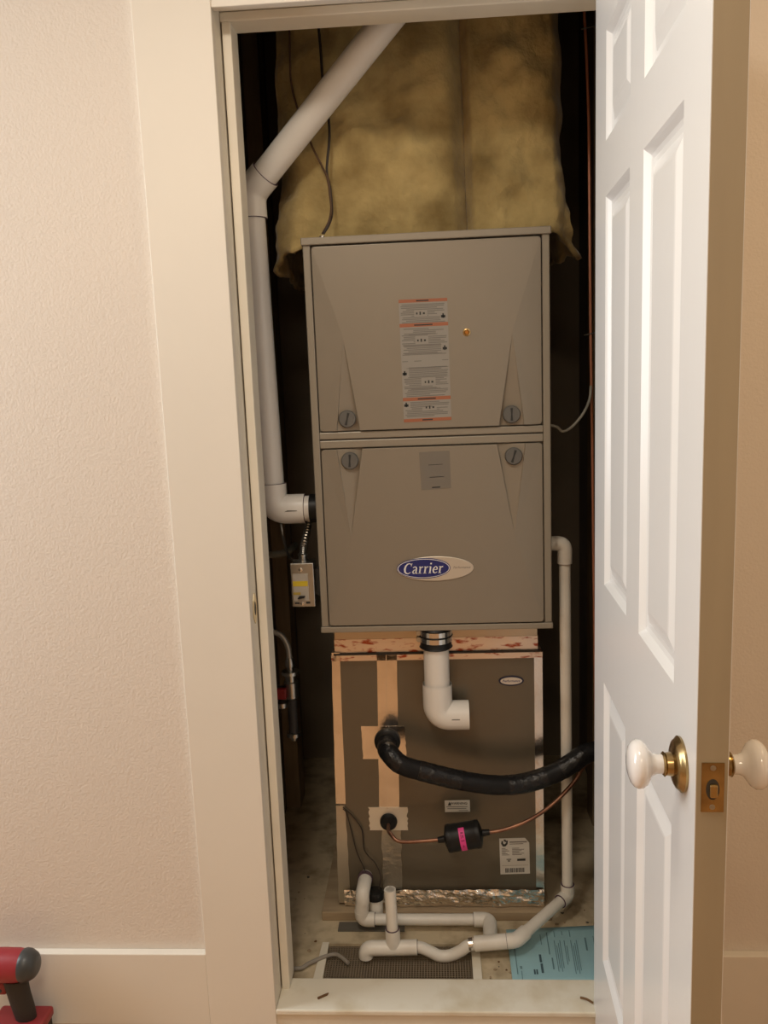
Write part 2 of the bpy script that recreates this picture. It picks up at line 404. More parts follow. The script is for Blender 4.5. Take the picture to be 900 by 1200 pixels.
# ================================================================== FURNACE
FB, FT = 0.803, 1.692
FW = 0.2665
fur = thing('furnace', 'tall taupe steel furnace with two latched front panels and blue oval badge', 'furnace', (0, 0.36, FB))
MB().box(-FW, FW, 0.012, 0.73, FB+0.004, FT-0.012).build('cabinet', M_taupe_rim, fur)
seam = 1.252
rim = 0.0165
MB().box(-FW, -FW+rim, 0.0, 0.013, FB+0.014, FT-0.012).build('side_flange', M_taupe_rim, fur, bevel=0.002)
MB().box(FW-rim, FW, 0.0, 0.013, FB+0.014, FT-0.012).build('side_flange', M_taupe_rim, fur, bevel=0.002)
MB().box(-FW-0.003, FW+0.003, -0.006, 0.735, FT-0.016, FT).build('top_cap', M_taupe_rim, fur, bevel=0.002)
MB().box(-FW-0.002, FW+0.002, -0.004, 0.733, FB, FB+0.014).build('bottom_rail', M_taupe_rim, fur, bevel=0.002)
MB().box(-FW+rim, FW-rim, 0.0, 0.013, seam+0.0015, seam+0.017).build('middle_rail', M_taupe_rim, fur, bevel=0.002)
MB().box(-FW+rim, FW-rim, 0.0, 0.013, seam-0.019, seam-0.0015).build('middle_rail', M_taupe_rim, fur, bevel=0.002)
MB().box(-FW, FW, 0.003, 0.0125, seam-0.0015, seam+0.0015).build('middle_seam', M_black_gap, fur)
MB().box(-FW+rim, FW-rim, 0.0105, 0.0122, FB+0.014, FT-0.016).build('panel_gap', M_groove, fur)

def front_panel(name, x0, x1, z0, z1, wedges, up):
    """raised sheet panel: flat middle, sides folded back from the corner through each wedge-shaped latch recess"""
    YF = -0.006; BK = 0.0105; tilt = 0.005
    zc_, zo = (z1, z0) if up else (z0, z1)      # zc_: edge without latches, zo: edge with latches
    mb = MB()
    (al, bl1, bl2), (ar, br1, br2) = wedges     # apex, outer base x, inner base x (left); mirrored right
    dpt = 0.0155
    def T(p, y): return (p[0], y, p[1])
    # middle plateau
    c = 0.006
    mid = [(x0, zc_), (x1, zc_), ar, (br2, zo), (bl2, zo), al]
    mb.add([T(p, YF) for p in mid], [tuple(range(6))])
    for (ap, bo, bi, xe) in ((al, bl1, bl2, x0), (ar, br1, br2, x1)):
        # side facet: corner, apex, outer base, edge base
        pts = [T((xe, zc_), YF), T(ap, YF), T((bo, zo), YF+0.001), T((xe, zo), YF+tilt), T((xe, (zc_*2+zo)/3), YF+tilt*0.6)]
        mb.add(pts, [(0, 1, 4), (1, 2, 3), (1, 3, 4)])
        # wedge floor, sunk below the plateau on the inner side
        fl = [T(ap, YF), T((bo, zo), YF+0.006), T((bi, zo), YF+dpt)]
        mb.add(fl, [(0, 1, 2)])
        mb.add([T(ap, YF), T((bi, zo), YF), T((bi, zo), YF+dpt)], [(0, 1, 2)])
        mb.add([T(ap, YF), T((bo, zo), YF+0.001), T((bo, zo), YF+0.006)], [(0, 1, 2)])
        # edge skirts
        mb.add([T((xe, zc_), YF), T((xe, (zc_*2+zo)/3), YF+tilt*0.6), T((xe, zo), YF+tilt), T((xe, zo), BK), T((xe, zc_), BK)], [(0, 1, 2, 3, 4)])
        mb.add([T((xe, zo), YF+tilt), T((bo, zo), YF+0.001), T((bo, zo), YF+0.006), T((bi, zo), YF+dpt), T((bi, zo), BK), T((xe, zo), BK)], [(0, 1, 2, 3, 4, 5)])
    mb.add([T((x0, zc_), YF), T((x1, zc_), YF), T((x1, zc_), BK), T((x0, zc_), BK)], [(0, 1, 2, 3)])
    mb.add([T((bl2, zo), YF), T((br2, zo), YF), T((br2, zo), BK), T((bl2, zo), BK)], [(0, 1, 2, 3)])
    me = bpy.data.meshes.new(name); me.from_pydata(mb.v, [], mb.f)
    bm = bmesh.new(); bm.from_mesh(me); bmesh.ops.remove_doubles(bm, verts=bm.verts, dist=1e-5); bmesh.ops.recalc_face_normals(bm, faces=bm.faces)
    # normals must face the hall
    tot = sum(f.normal.y*f.calc_area() for f in bm.faces)
    if tot > 0: bmesh.ops.reverse_faces(bm, faces=bm.faces)
    es = []
    for e in bm.edges:
        a_, b_ = e.verts[0].co, e.verts[1].co
        if abs(a_.x-b_.x) < 1e-5 and abs(a_.z-b_.z) < 1e-5:
            if any(abs(a_.x-q_) < 1e-5 for q_ in (x0, x1)) and any(abs(a_.z-q_) < 1e-5 for q_ in (z0, z1)): es.append(e)
            elif abs(a_.z-zo) < 1e-5 and any(abs(a_.x-q_) < 1e-5 for q_ in (bl2, br2)) and min(a_.y, b_.y) < YF+0.001: es.append(e)
    bmesh.ops.bevel(bm, geom=es, offset=0.0075, segments=4, affect='EDGES', profile=0.5, clamp_overlap=True)
    bm.to_mesh(me); bm.free()
    me.materials.append(M_taupe)
    o = bpy.data.objects.new(name, me); COL.objects.link(o)
    md = o.modifiers.new('bevel', 'BEVEL'); md.width = 0.0025; md.segments = 3; md.limit_method = 'ANGLE'; md.angle_limit = math.radians(40)
    o.parent = fur; o.matrix_parent_inverse = Matrix.Translation(-fur.location)
    return o
def xz(px, py): p = P(px, py, -0.006); return (p.x, p.z)
PX0, PX1 = -FW+rim+0.0028, FW-rim-0.0028
up_z0, up_z1 = seam+0.0195, FT-0.020
lo_z0, lo_z1 = FB+0.0175, seam-0.0215
front_panel('upper_panel', PX0, PX1, up_z0, up_z1, ((xz(402, 399), xz(394.5, 501)[0], xz(422, 502)[0]), (xz(600.5, 392), xz(614.5, 498)[0], xz(585, 498)[0])), True)
front_panel('lower_panel', PX0, PX1, lo_z0, lo_z1, ((xz(411.5, 628), xz(394.5, 527)[0], xz(424.5, 526)[0]), (xz(603, 624), xz(616, 520)[0], xz(582.5, 521.5)[0])), False)
# quarter-turn latches
for (lx, ly, ang) in ((407, 491, 0.25), (599.5, 485.5, 0.0), (410, 540, 0.05), (602, 534.5, 0.3)):
    c = P(lx, ly, -0.004); c.y = 0.001
    la = MB().lathe(c, (0, -1, 0), [(0, 0.0195), (0.007, 0.0195), (0.0095, 0.0175), (0.0095, 0.0)], 32, caps=False).build('latch', M_latch, fur, smooth=True)
    sl = MB(); ca, sa = math.cos(ang), math.sin(ang)
    pts = [(-0.0028, -0.014), (0.0028, -0.014), (0.0016, 0), (0.0028, 0.014), (-0.0028, 0.014), (-0.0016, 0)]
    sl.slab([(c.x + a*ca + b*sa, c.y-0.0097, c.z - a*sa + b*ca) for a, b in pts], (0, -0.0006, 0)).build('slot', M_darkink, la)
# sight glass
c = P(547, 389.5, -0.006)
sg = MB().lathe(c, (0, -1, 0), [(0, 0.0085), (0.0015, 0.0085), (0.002, 0.0055), (0.0005, 0.0045)], 20).build('sight_glass_ring', M_brass, fur, smooth=True)
MB().lathe((c.x, c.y-0.0006, c.z), (0, -1, 0), [(0, 0.0044), (0.0006, 0.0040)], 12).build('sight_glass', mat('amber_glass', (0.45, 0.16, 0.02), 0.15), sg)
# cable bushing on the top cap
c = P(377, 270, 0.03)
MB().lathe((c.x, 0.03, FT-0.002), (0, 0, 1), [(0, 0.009), (0.006, 0.009), (0.007, 0.006), (0.010, 0.006)], 14).build('bushing', M_steel, fur, smooth=True)
# screws down the left side
for (sx, sy) in ((363, 505), (365, 548), (368, 612), (371, 685), (375, 725)):
    pz = P(sx, sy, 0.03).z
    MB().lathe((-FW, 0.03, pz), (-1, 0, 0), [(0, 0.004), (0.002, 0.0038), (0.003, 0.002)], 10).build('screw', M_galv, fur)

# ---- labels on the furnace: a sheet with printed lines standing off by a hair
def quadmap(tl, tr, bl, br):
    tl, tr, bl, br = map(Vector, (tl, tr, bl, br))
    return lambda u, v: (tl*(1-u) + tr*u)*(1-v) + (bl*(1-u) + br*u)*v
def sheet(name, m, parent, q, n, th=0.0005, cut=None):
    pts = [q(0, 0), q(1, 0), q(1, 1), q(0, 1)]
    if cut: pts = [q(0, 0), q(1-cut, 0), q(1, cut), q(1, 1), q(0, 1)]
    return MB().slab([p + n*0.0002 for p in pts], n*th).build(name, m, parent)
def bars(name, m, parent, q, n, rects, h=0.0009):
    mb = MB()
    for (u0, v0, u1, v1) in rects:
        mb.add([q(u0, v0)+n*h, q(u1, v0)+n*h, q(u1, v1)+n*h, q(u0, v1)+n*h], [(0, 1, 2, 3)])
    o = mb.build(name, m, parent, fix=False)
    if len(rects) > 1: o['kind'] = 'stuff'
    return o
NF = Vector((0, -1, 0))
YL = -0.006
q = quadmap(P(467, 351.5, YL), P(524, 349, YL), P(473.5, 495, YL), P(529, 492, YL))
wl = sheet('warning_label', M_paper, fur, q, NF)
wl['label'] = 'long grey and orange warning label'
for bnd in [(0, 0, 1, 0.026), (0, 0.193, 1, 0.222), (0, 0.797, 1, 0.826), (0, 0.974, 1, 1)]: bars('orange_band', M_orange, wl, q, NF, [bnd])
rng = random.Random(3)
def lines(v0, v1, step, u0=0.03, u1=0.97, skip=()):
    out = []; v = v0
    while v < v1:
        a = u0 + (rng.random()*0.05 if rng.random() < 0.7 else rng.random()*0.25); b = u1 - (rng.random()*0.05 if rng.random() < 0.6 else rng.random()*0.4)
        if not any(s[1]-step < v < s[3] for s in skip): out.append((a, v, b, v+step*0.55))
        else:
            for s in skip:
                if s[1]-step < v < s[3]:
                    hit = True
                    if s[0]-0.03 > a: out.append((a, v, s[0]-0.02, v+step*0.55))
                    if s[2]+0.03 < b: out.append((s[2]+0.02, v, b, v+step*0.55))
                    break
        v += step
    return out
sk1 = [(0.33, 0.095, 0.56, 0.135), (0.33, 0.31, 0.56, 0.355), (0.86, 0.11, 0.98, 0.17), (0.86, 0.37, 0.99, 0.43), (0.02, 0.56, 0.13, 0.63), (0.42, 0.65, 0.68, 0.70), (0.02, 0.83, 0.13, 0.88), (0.42, 0.86, 0.68, 0.905)]
bars('fine_print', M_printlight, wl, q, NF, lines(0.04, 0.185, 0.013, skip=sk1) + lines(0.235, 0.45, 0.013, skip=sk1) + [(0.02, 0.497, 0.14, 0.503), (0.27, 0.497, 0.42, 0.503), (0.85, 0.497, 0.98, 0.503)] + lines(0.55, 0.79, 0.013, skip=sk1) + lines(0.835, 0.965, 0.013, skip=sk1))
bars('bold_print', M_print, wl, q, NF, [(0.18, 0.283, 0.78, 0.288), (0.05, 0.372, 0.85, 0.376), (0.08, 0.437, 0.86, 0.441), (0.1, 0.555, 0.97, 0.559), (0.12, 0.632, 0.96, 0.636), (0.18, 0.725, 0.80, 0.730)])
ink = []
for (a, b) in ((0.35, 0.115), (0.35, 0.333), (0.47, 0.675), (0.47, 0.885)):
    ink += [(a, b-0.008, a+0.03, b+0.008), (a+0.07, b-0.013, a+0.10, b+0.012), (a+0.14, b-0.007, a+0.18, b+0.008)]
for (a, b) in ((0.89, 0.14), (0.90, 0.40), (0.045, 0.595), (0.05, 0.855)):
    ink += [(a-0.03, b-0.004, a+0.06, b+0.016), (a, b-0.018, a+0.03, b+0.02)]
ink += [(0.36, 0.008, 0.62, 0.018), (0.30, 0.203, 0.68, 0.213), (0.31, 0.807, 0.69, 0.817), (0.39, 0.982, 0.61, 0.992)]
bars('symbols', M_darkink, wl, q, NF, ink, h=0.0011)
# rating label on the lower panel
q = quadmap(P(491, 530, YL), P(527, 528, YL), P(494, 574.5, YL), P(528.5, 572, YL))
rl = sheet('rating_label', M_tanlabel, fur, q, NF)
bars('print', M_print, rl, q, NF, lines(0.07, 0.32, 0.045, 0.33, 0.93) + lines(0.38, 0.66, 0.045, 0.12, 0.95) + lines(0.75, 0.88, 0.045, 0.1, 0.95))
bars('bold_print', M_darkink, rl, q, NF, [(0.30, 0.665, 0.78, 0.685), (0.36, 0.93, 0.64, 0.965), (0.28, 0.34, 0.75, 0.355)])
# blue and silver oval badge
bc = P(509.8, 666, YL); bcb = P(496.4, 665.6, YL)
def ell(c, a, b, y, n=48): return [(c.x + a*math.cos(2*math.pi*k/n), y, c.z + b*math.sin(2*math.pi*k/n) + (a*math.cos(2*math.pi*k/n))*0.0) for k in range(n)]
sc = (P(555, 666, YL).x - P(464.7, 666, YL).x)/2
bd = MB().slab(ell(bc, sc, 0.0285, YL-0.0002), (0, -0.003, 0)).build('badge', M_silver, fur, bevel=0.001)
bd['label'] = 'oval silver badge with blue oval and white name'
bw = (P(527.7, 666, YL).x - P(465, 666, YL).x)/2
MB().slab(ell(bcb, bw, 0.0240, YL-0.0033), (0, -0.001, 0)).build('blue_oval', M_blue, bd)
MB().slab(ell(bcb, bw*0.975, 0.0222, YL-0.0044), (0, -0.0002, 0)).build('white_ring', M_white, bd)
MB().slab(ell(bcb, bw*0.945, 0.0208, YL-0.0047), (0, -0.0002, 0)).build('blue_field', M_blue, bd)
GL = {
 'C': (1.12, [[(1.02,1.12,.09),(.93,1.32,.12),(.70,1.42,.12),(.42,1.34,.17),(.20,1.05,.24),(.13,.70,.27),(.20,.30,.25),(.42,.07,.18),(.70,.02,.12),(1.0,.20,.09)], [(1.06,1.45,.09),(.99,1.02,.08)]]),
 'a': (.86, [[(.12,.82,.16),(.30,.96,.12),(.50,.93,.15),(.60,.75,.20),(.60,.20,.20),(.68,.05,.14),(.84,.06,.08)], [(.58,.58,.08),(.30,.50,.12),(.14,.26,.2),(.26,.05,.14),(.44,.06,.10),(.60,.22,.08)]]),
 'r': (.66, [[(.22,0,.21),(.22,.96,.21)], [(.26,.62,.08),(.40,.90,.13),(.60,.90,.2)], [(.02,.035,.08),(.46,.035,.08)], [(.02,.93,.08),(.24,.95,.08)]]),
 'i': (.46, [[(.22,0,.21),(.22,.96,.21)], [(.20,1.25,.22),(.24,1.46,.22)], [(.02,.035,.08),(.42,.035,.08)], [(.02,.93,.08),(.24,.95,.08)]]),
 'e': (.80, [[(.16,.52,.09),(.68,.52,.09)], [(.67,.52,.16),(.64,.80,.16),(.42,.96,.11),(.20,.76,.18),(.13,.48,.22),(.22,.16,.2),(.44,.03,.13),(.72,.20,.08)]]),
}
def ribbon(mb, st, mp):
    n = len(st); L = []; Rr = []
    for i, (x, y, w_) in enumerate(st):
        a = st[max(0, i-1)]; b = st[min(n-1, i+1)]
        dx, dy = b[0]-a[0], b[1]-a[1]; l = math.hypot(dx, dy) or 1
        L.append(mp(x - dy/l*w_/2, y + dx/l*w_/2)); Rr.append(mp(x + dy/l*w_/2, y - dx/l*w_/2))
    mb.add(L+Rr, [(i, i+1, n+i+1, n+i) for i in range(n-1)])
gm = MB(); pen = 0.0
word = 'Carrier'
tot = sum(GL[ch][0] for ch in word) + 0.06*(len(word)-1)
gs = (P(519.5, 666, YL).x - P(473.5, 666, YL).x)/tot
for ch in word:
    adv, strokes = GL[ch]
    for st in strokes:
        ribbon(gm, st, lambda x, y, pen=pen: (bcb.x + (pen + x + (y-0.7)*0.18 - tot/2)*gs, YL-0.0052, bcb.z + (y-0.70)*gs*1.05))
    pen += adv + 0.06
gm.build('lettering', M_white, bd, fix=False)
text_mb('Performance', lambda u, v: (P(541, 665, YL).x + u, YL-0.0035, P(541, 664.5, YL).z + v), 0.0075, 0.3).build('small_lettering', M_printlight, bd, fix=False)

# ================================================================== EVAPORATOR COIL CASE (under the furnace)
CY = 0.08; CXW = 0.2575
CB, CT = 0.049, 0.718
coil = thing('coil_case', 'dark taupe metal coil case with foil taped seams under the furnace', 'coil case', (0, 0.35, CB))
MB().box(-CXW, CXW-0.004, CY, 0.64, CB, CT).build('case', M_coil, coil, bevel=0.002)
# sheet metal collar joining case and furnace
MB().box(-0.249, 0.243, 0.086, 0.62, CT, FB-0.0).build('collar', mat('collar_metal', (0.55, 0.46, 0.34), 0.3, 0.9, bump=0.3, bscale=20), coil)
MB().box(-0.250, 0.244, 0.0845, 0.621, CT+0.006, CT+0.040).build('collar_tape', M_foil_red, coil)
MB().box(-CXW-0.001, CXW-0.003, CY-0.0012, 0.3, CT-0.013, CT+0.0015).build('top_seam_tape', M_foil_red, coil)
MB().box(-CXW+0.005, CXW-0.009, CY-0.002, CY+0.01, CT+0.0015, CT+0.006).build('seam_gap', M_black_gap, coil)
YC = CY - 0.0012
def strip(name, px0, px1, pyt, pyb, m, y=YC, th=0.0012, par=coil, wob=0.0, n=10):
    # a hand-laid tape strip following photo edges (vertical): px0/px1 = (top, bottom) x of the left/right edge
    mb = MB(); a = []; b = []
    for i in range(n+1):
        t = i/n
        l = P(px0[0]+(px0[1]-px0[0])*t, pyt+(pyb-pyt)*t, y); r_ = P(px1[0]+(px1[1]-px1[0])*t, pyt+(pyb-pyt)*t, y)
        l.x += wob*(rng.random()-0.5); r_.x += wob*(rng.random()-0.5)
        a.append(l); b.append(r_)
    mb.slab(a + list(reversed(b)), (0, th, 0))
    return mb.build(name, m, par)
strip('edge_tape', (388.5, 393.5), (398, 405), 765, 942, M_foil, wob=0.001)
strip('edge_tape', (393.5, 397), (404.5, 411), 944, 1058, mat('dull_foil', (0.60, 0.55, 0.46), 0.35, 0.9, bump=0.2, bscale=30), wob=0.002)
MB().box(CXW-0.0235, CXW-0.0035, CY-0.0013, CY+0.0, CB+0.02, CT-0.012).build('edge_tape', M_foil, coil)
ct = strip('centre_tape', (441.5, 444.5), (465, 468), 766, 948, M_foil, wob=0.0012)
strip('tape_seam', (452.0, 453.5), (452.9, 454.4), 767, 948, M_steel, y=YC-0.0006, th=0.0006, par=ct)
strip('foil_patch', (423, 425.5), (474, 476.5), 851, 889.5, M_foil, y=YC-0.0006, wob=0.002)
strip('foil_patch', (432, 434), (477, 478), 946, 973, mat('pale_foil', (0.82, 0.78, 0.68), 0.4, 0.75, bump=0.3, bscale=40), y=YC-0.0006, wob=0.005)
strip('drip_tape', (447, 449), (470, 471), 973, 1042, mat('thin_foil', (0.42, 0.38, 0.31), 0.3, 0.8, bump=0.8, bscale=50), y=YC-0.0003, wob=0.004)
# crumpled foil band along the foot
def foot(u, v):
    a = P(404, 1050, YC); b = P(637, 1047, YC)
    x = a.x + (CXW-0.005-a.x)*u; z = CB + 0.046*(1-v) + 0.002
    d = noise.noise(Vector((x*38, z*70, 3.1)))*0.004 + noise.noise(Vector((x*90, z*150, 9.0)))*0.0022
    return (x, YC-0.006-d-0.003*math.sin(v*3.1), z)
fb = MB(); fb.grid(foot, 90, 10).build('foot_foil', M_foil_crumple, coil, smooth=False)
# oval badge
c = P(599, 797.5, CY)
cb = MB().slab(ell(c, 0.0305, 0.0128, CY-0.0002), (0, -0.002, 0)).build('badge', mat('badge_navy', (0.012, 0.016, 0.05), 0.3), coil)
MB().slab(ell(c, 0.0262, 0.0092, CY-0.0024), (0, -0.0006, 0)).build('badge_face', M_silver, cb)
text_mb('Performance', lambda u, v: (c.x + u, CY-0.0034, c.z + v), 0.0082, 0.2, bold=0.01).build('lettering', M_blue, cb, fix=False)
# white warning sticker
q = quadmap(P(521, 938, CY), P(550.5, 937.5, CY), P(521.5, 951.5, CY), P(551, 951, CY))
ws = sheet('warning_sticker', M_paperw, coil, q, NF)
bars('print', M_printlight, ws, q, NF, [(0.06, 0.52, 0.90, 0.58), (0.10, 0.68, 0.85, 0.74), (0.55, 0.86, 0.92, 0.91)])
text_mb('WARNING', lambda u, v: q(0.56, 0.27) + Vector((u, -0.001, v)), 0.0088, bold=0.02).build('lettering', M_darkink, ws, fix=False)
tri = MB(); tri.slab([q(0.12, 0.42)+NF*0.001, q(0.26, 0.42)+NF*0.001, q(0.19, 0.1)+NF*0.001], (0, -0.0003, 0)).build('symbol', M_darkink, ws)
# white rating plate
q = quadmap(P(585, 982.5, CY), P(620, 981.5, CY), P(586.5, 1024.5, CY), P(621, 1023.5, CY))
rp = sheet('rating_plate', M_paperw, coil, q, NF, cut=0.14)
rr = [(0.34, 0.09, 0.92, 0.125), (0.34, 0.15, 0.80, 0.17)]
for k in range(6): rr += [(0.07, 0.27+0.036*k, 0.20+0.06*(k % 3), 0.288+0.036*k), (0.42, 0.27+0.036*k, 0.66+0.08*((k*2) % 3), 0.288+0.036*k)]
rr += [(0.06, 0.755, 0.95, 0.762)]
bars('print', M_print, rp, q, NF, rr)
bc_ = []
u_ = 0.17
while u_ < 0.82:
    w_ = rng.choice((0.012, 0.02, 0.03)); bc_.append((u_, 0.83, u_+w_, 0.955)); u_ += w_ + rng.choice((0.012, 0.02))
bars('barcode', M_darkink, rp, q, NF, bc_ + [(0.58, 0.575, 0.86, 0.635)])
bars('mark', M_printlight, rp, q, NF, [(0.22, 0.57, 0.38, 0.60), (0.26, 0.61, 0.34, 0.65)])
sw = MB()
ribbon(sw, [(0.10,0.07,.05),(0.09,0.14,.07),(0.13,0.19,.075),(0.19,0.19,.07),(0.25,0.14,.06),(0.26,0.06,.05)], lambda x, y: q(x, y)+NF*0.001)
ribbon(sw, [(0.15,0.05,.05),(0.20,0.06,.06),(0.21,0.10,.04)], lambda x, y: q(x, y)+NF*0.001)
sw.build('logo', M_darkink, rp, fix=False)
# rubber grommets where the refrigerant lines leave the case
for (gx, gy, r_) in ((454, 868, 0.033), (455.5, 962, 0.022)):
    g = P(gx, gy, CY); MB().lathe((g.x, CY-0.0015, g.z), (0, -1, 0), [(0, r_), (0.008, r_*0.96), (0.012, r_*0.8)], 26).build('grommet', M_rubber, coil, smooth=True)
# timber base under the case
bw_ = thing('timber_base', 'pale timber frame lying on the closet floor beneath the coil case', 'timber', (0, 0.35, CF))
MB().box(-0.312, 0.268, 0.052, 0.094, CF, CB).build('front_batten', M_wood, bw_, bevel=0.002)
MB().box(-0.312, -0.270, 0.094, 0.62, CF, CB-0.001).build('side_batten', M_wood, bw_)
MB().box(0.226, 0.268, 0.094, 0.62, CF, CB-0.001).build('side_batten', M_wood, bw_)

# ================================================================== PIPES
def ring_at(p, d, r, m, parent, w=0.0016):
    p = Vector(p); d = Vector(d).normalized()
    MB().tube([p - d*w/2, p + d*w/2], r, 20).build('glue_joint', m, parent, smooth=True)
# ---- flue: two-inch PVC on the left
RV, RH = 0.0302, 0.0350
YV = 0.07
vb = P(317.5, 597, YV)
elb_c = Vector((P(317.7, 560, YV).x, YV, vb.z))             # corner of the lower elbow
top45 = P(293, 226.5, YV)
dg1 = P(308.7, 204, YV-0.010); dg2 = P(450, 28, -0.045)
dg3 = dg1 + (dg2-dg1)*1.35
vent = thing('vent_pipe', 'white plastic flue pipe rising beside the furnace then slanting up across the insulation', 'pipe', (elb_c.x, YV, elb_c.z))
hub_lo = elb_c + Vector((0, 0, 0.062))
updir = (top45 - (elb_c + Vector((0, 0, 0.04)))).normalized()
hub_hi = top45 - updir*0.055
MB().tube([elb_c + Vector((0, 0, 0.035)), hub_hi + updir*0.02], RV, 28).build('upright_pipe', M_pvc, vent, smooth=True)
ddir = (dg2 - dg1).normalized()
hub_d = top45 + ddir*0.055
MB().tube([hub_hi] + arc(top45 - updir*0.022, top45, top45 + ddir*0.022, 8) + [hub_d], RH, 28).build('upper_elbow', M_pvc, vent, smooth=True)
MB().tube([top45 + ddir*0.035, dg3], RV, 28).build('slanting_pipe', M_pvc, vent, smooth=True)
right_end = Vector((-0.302, YV, elb_c.z))
el = MB().tube([hub_lo] + arc(elb_c + Vector((0, 0, 0.036)), elb_c, elb_c + Vector((0.036, 0, 0)), 10) + [right_end], RH, 28).build('lower_elbow', M_pvc, vent, smooth=True)
MB().tube([right_end, right_end + Vector((0.0125, 0, 0))], RV, 28).build('outlet_stub', M_pvc, vent, smooth=True)
MB().tube([right_end + Vector((0.0125, 0, 0)), Vector((-FW-0.001, YV, elb_c.z))], [0.034, 0.034], 26).build('rubber_coupling', M_rubber, vent, smooth=True)
ring_at(hub_lo, (0, 0, 1), RH*0.985, M_primer, vent); ring_at(hub_hi, (0, 0, 1), RH*0.985, M_primer, vent); ring_at(hub_d, ddir, RH*0.985, M_primer, vent); ring_at(right_end, (1, 0, 0), RH*0.985, M_primer, vent)
# moulded marking on the elbow
mk = P(340, 599, YV-RH)
MB().add([(mk.x-0.014, YV-RH-0.0006, mk.z-0.0016), (mk.x+0.016, YV-RH-0.0006, mk.z-0.0006), (mk.x+0.016, YV-RH-0.0006, mk.z+0.0012), (mk.x-0.006, YV-RH-0.0006, mk.z+0.0022)], [(0, 1, 2, 3)]).build('marking', M_printlight, el)

# ---- combustion air stub below the furnace
YI = 0.035
cpt = P(510.5, 741, YI); ix = cpt.x
intake = thing('intake_pipe', 'white plastic elbow pipe hanging from a clamped rubber coupling under the furnace', 'pipe', (ix, YI, FB))
ebz = P(513, 838, YI).z
cb_z = P(511, 757, YI).z
MB().lathe((ix, YI, FB), (0, 0, -1), [(0, 0.038), (0.004, 0.041), (0.008, 0.037), (0.018, 0.037), (0.021, 0.0405), (0.024, 0.037), (FB-cb_z-0.004, 0.037), (FB-cb_z, 0.0395), (FB-cb_z+0.003, 0.036)], 32).build('rubber_coupling', M_rubber, intake, smooth=True)
for z0 in (0.0075, 0.0235):
    MB().lathe((ix, YI, FB-z0), (0, 0, -1), [(0, 0.0368), (0, 0.0385), (0.0115, 0.0385), (0.0115, 0.0368)], 32, caps=False).build('hose_clamp', M_steel, intake, smooth=False)
    MB().tube([(ix-0.040, YI-0.012, FB-z0-0.006), (ix-0.040, YI+0.012, FB-z0-0.006)], 0.006, 10).build('clamp_screw', M_galv, intake, smooth=True)
ec = Vector((ix, YI, ebz))
MB().tube([(ix, YI, cb_z-0.001), ec + Vector((0, 0, 0.04))], RV, 28).build('drop_pipe', M_pvc, intake, smooth=True)
hubz = P(512, 807, YI-RH).z
xe = P(549.5, 838, YI).x
MB().tube([Vector((ix, YI, hubz))] + arc(ec + Vector((0, 0, 0.03)), ec, ec + Vector((0.03, 0, 0)), 10) + [Vector((xe, YI, ebz)), Vector((xe, YI, ebz)), Vector((xe-0.012, YI, ebz))], [RH]*12 + [RH, RH-0.005, RH-0.006], 30, caps=False).build('open_elbow', M_pvc, intake, smooth=True)
mk = P(534.5, 843.5, YI-RH)
MB().box(mk.x-0.010, mk.x+0.009, YI-RH-0.0003, YI-RH, mk.z-0.0012, mk.z+0.0012).build('marking', M_print, intake)

# ---- condensate drain (3/4 inch): from the furnace side down and along the floor
R3, R3H = 0.0135, 0.0172
YD = 0.06
dt = P(661.5, 636.5, YD); xd = P(662, 720, YD).x
db = P(668.5, 1049, YD)
drain = thing('condensate_drain', 'narrow dusty white plastic drain piping from furnace side to floor grille', 'pipe', (xd, YD, CF))
tc_ = Vector((xd, YD, dt.z))
MB().tube([(FW+0.0005, YD, dt.z), tc_ - Vector((0.02, 0, 0))], R3H, 20).build('inlet_stub', M_pvc_dull, drain, smooth=True)
he = tc_ - Vector((0, 0, 0.048))
MB().tube([tc_ - Vector((0.024, 0, 0))] + arc(tc_ - Vector((0.018, 0, 0)), tc_, tc_ - Vector((0, 0, 0.018)), 8) + [he], R3H, 20).build('top_elbow', M_pvc_dull, drain, smooth=True)
ring_at(he, (0, 0, 1), R3H*0.98, M_primer, drain)
db = Vector((xd + 0.004, YD, db.z))
MB().tube([he + Vector((0, 0, 0.01)), db + Vector((0, 0, 0.02))], R3, 20).build('upright_pipe', M_pvc_dull, drain, smooth=True)
YFR = -0.085
tee_r = P(605, 1102, YFR)                     # elbow corner at the foot of the slanting run
tee_l = P(556, 1106, YFR)
sd = (tee_r - db).normalized()
MB().tube([db + Vector((0, 0, 0.030))] + arc(db + Vector((0, 0, 0.012)), db, db + sd*0.012, 6) + [db + sd*0.030], R3H, 20).build('bend', M_pvc_dull, drain, smooth=True)
ring_at(db + Vector((0, 0, 0.030)), (0, 0, 1), R3H*0.98, M_primer, drain); ring_at(db + sd*0.030, sd, R3H*0.98, M_primer, drain)
MB().tube([db + sd*0.02, tee_r - sd*0.02], R3, 20).build('slanting_pipe', M_pvc_dull, drain, smooth=True)
ld = (tee_l - tee_r).normalized()
MB().tube([tee_r - sd*0.035] + arc(tee_r - sd*0.012, tee_r, tee_r + ld*0.012, 6) + [tee_r + ld*0.022], R3H, 20).build('bend', M_pvc_dull, drain, smooth=True)
ring_at(tee_r + ld*0.022, ld, R3H*0.98, M_primer, drain)
MB().tube([tee_r + ld*0.023, tee_l], R3H, 20).build('tee', M_pvc_dull, drain, smooth=True)
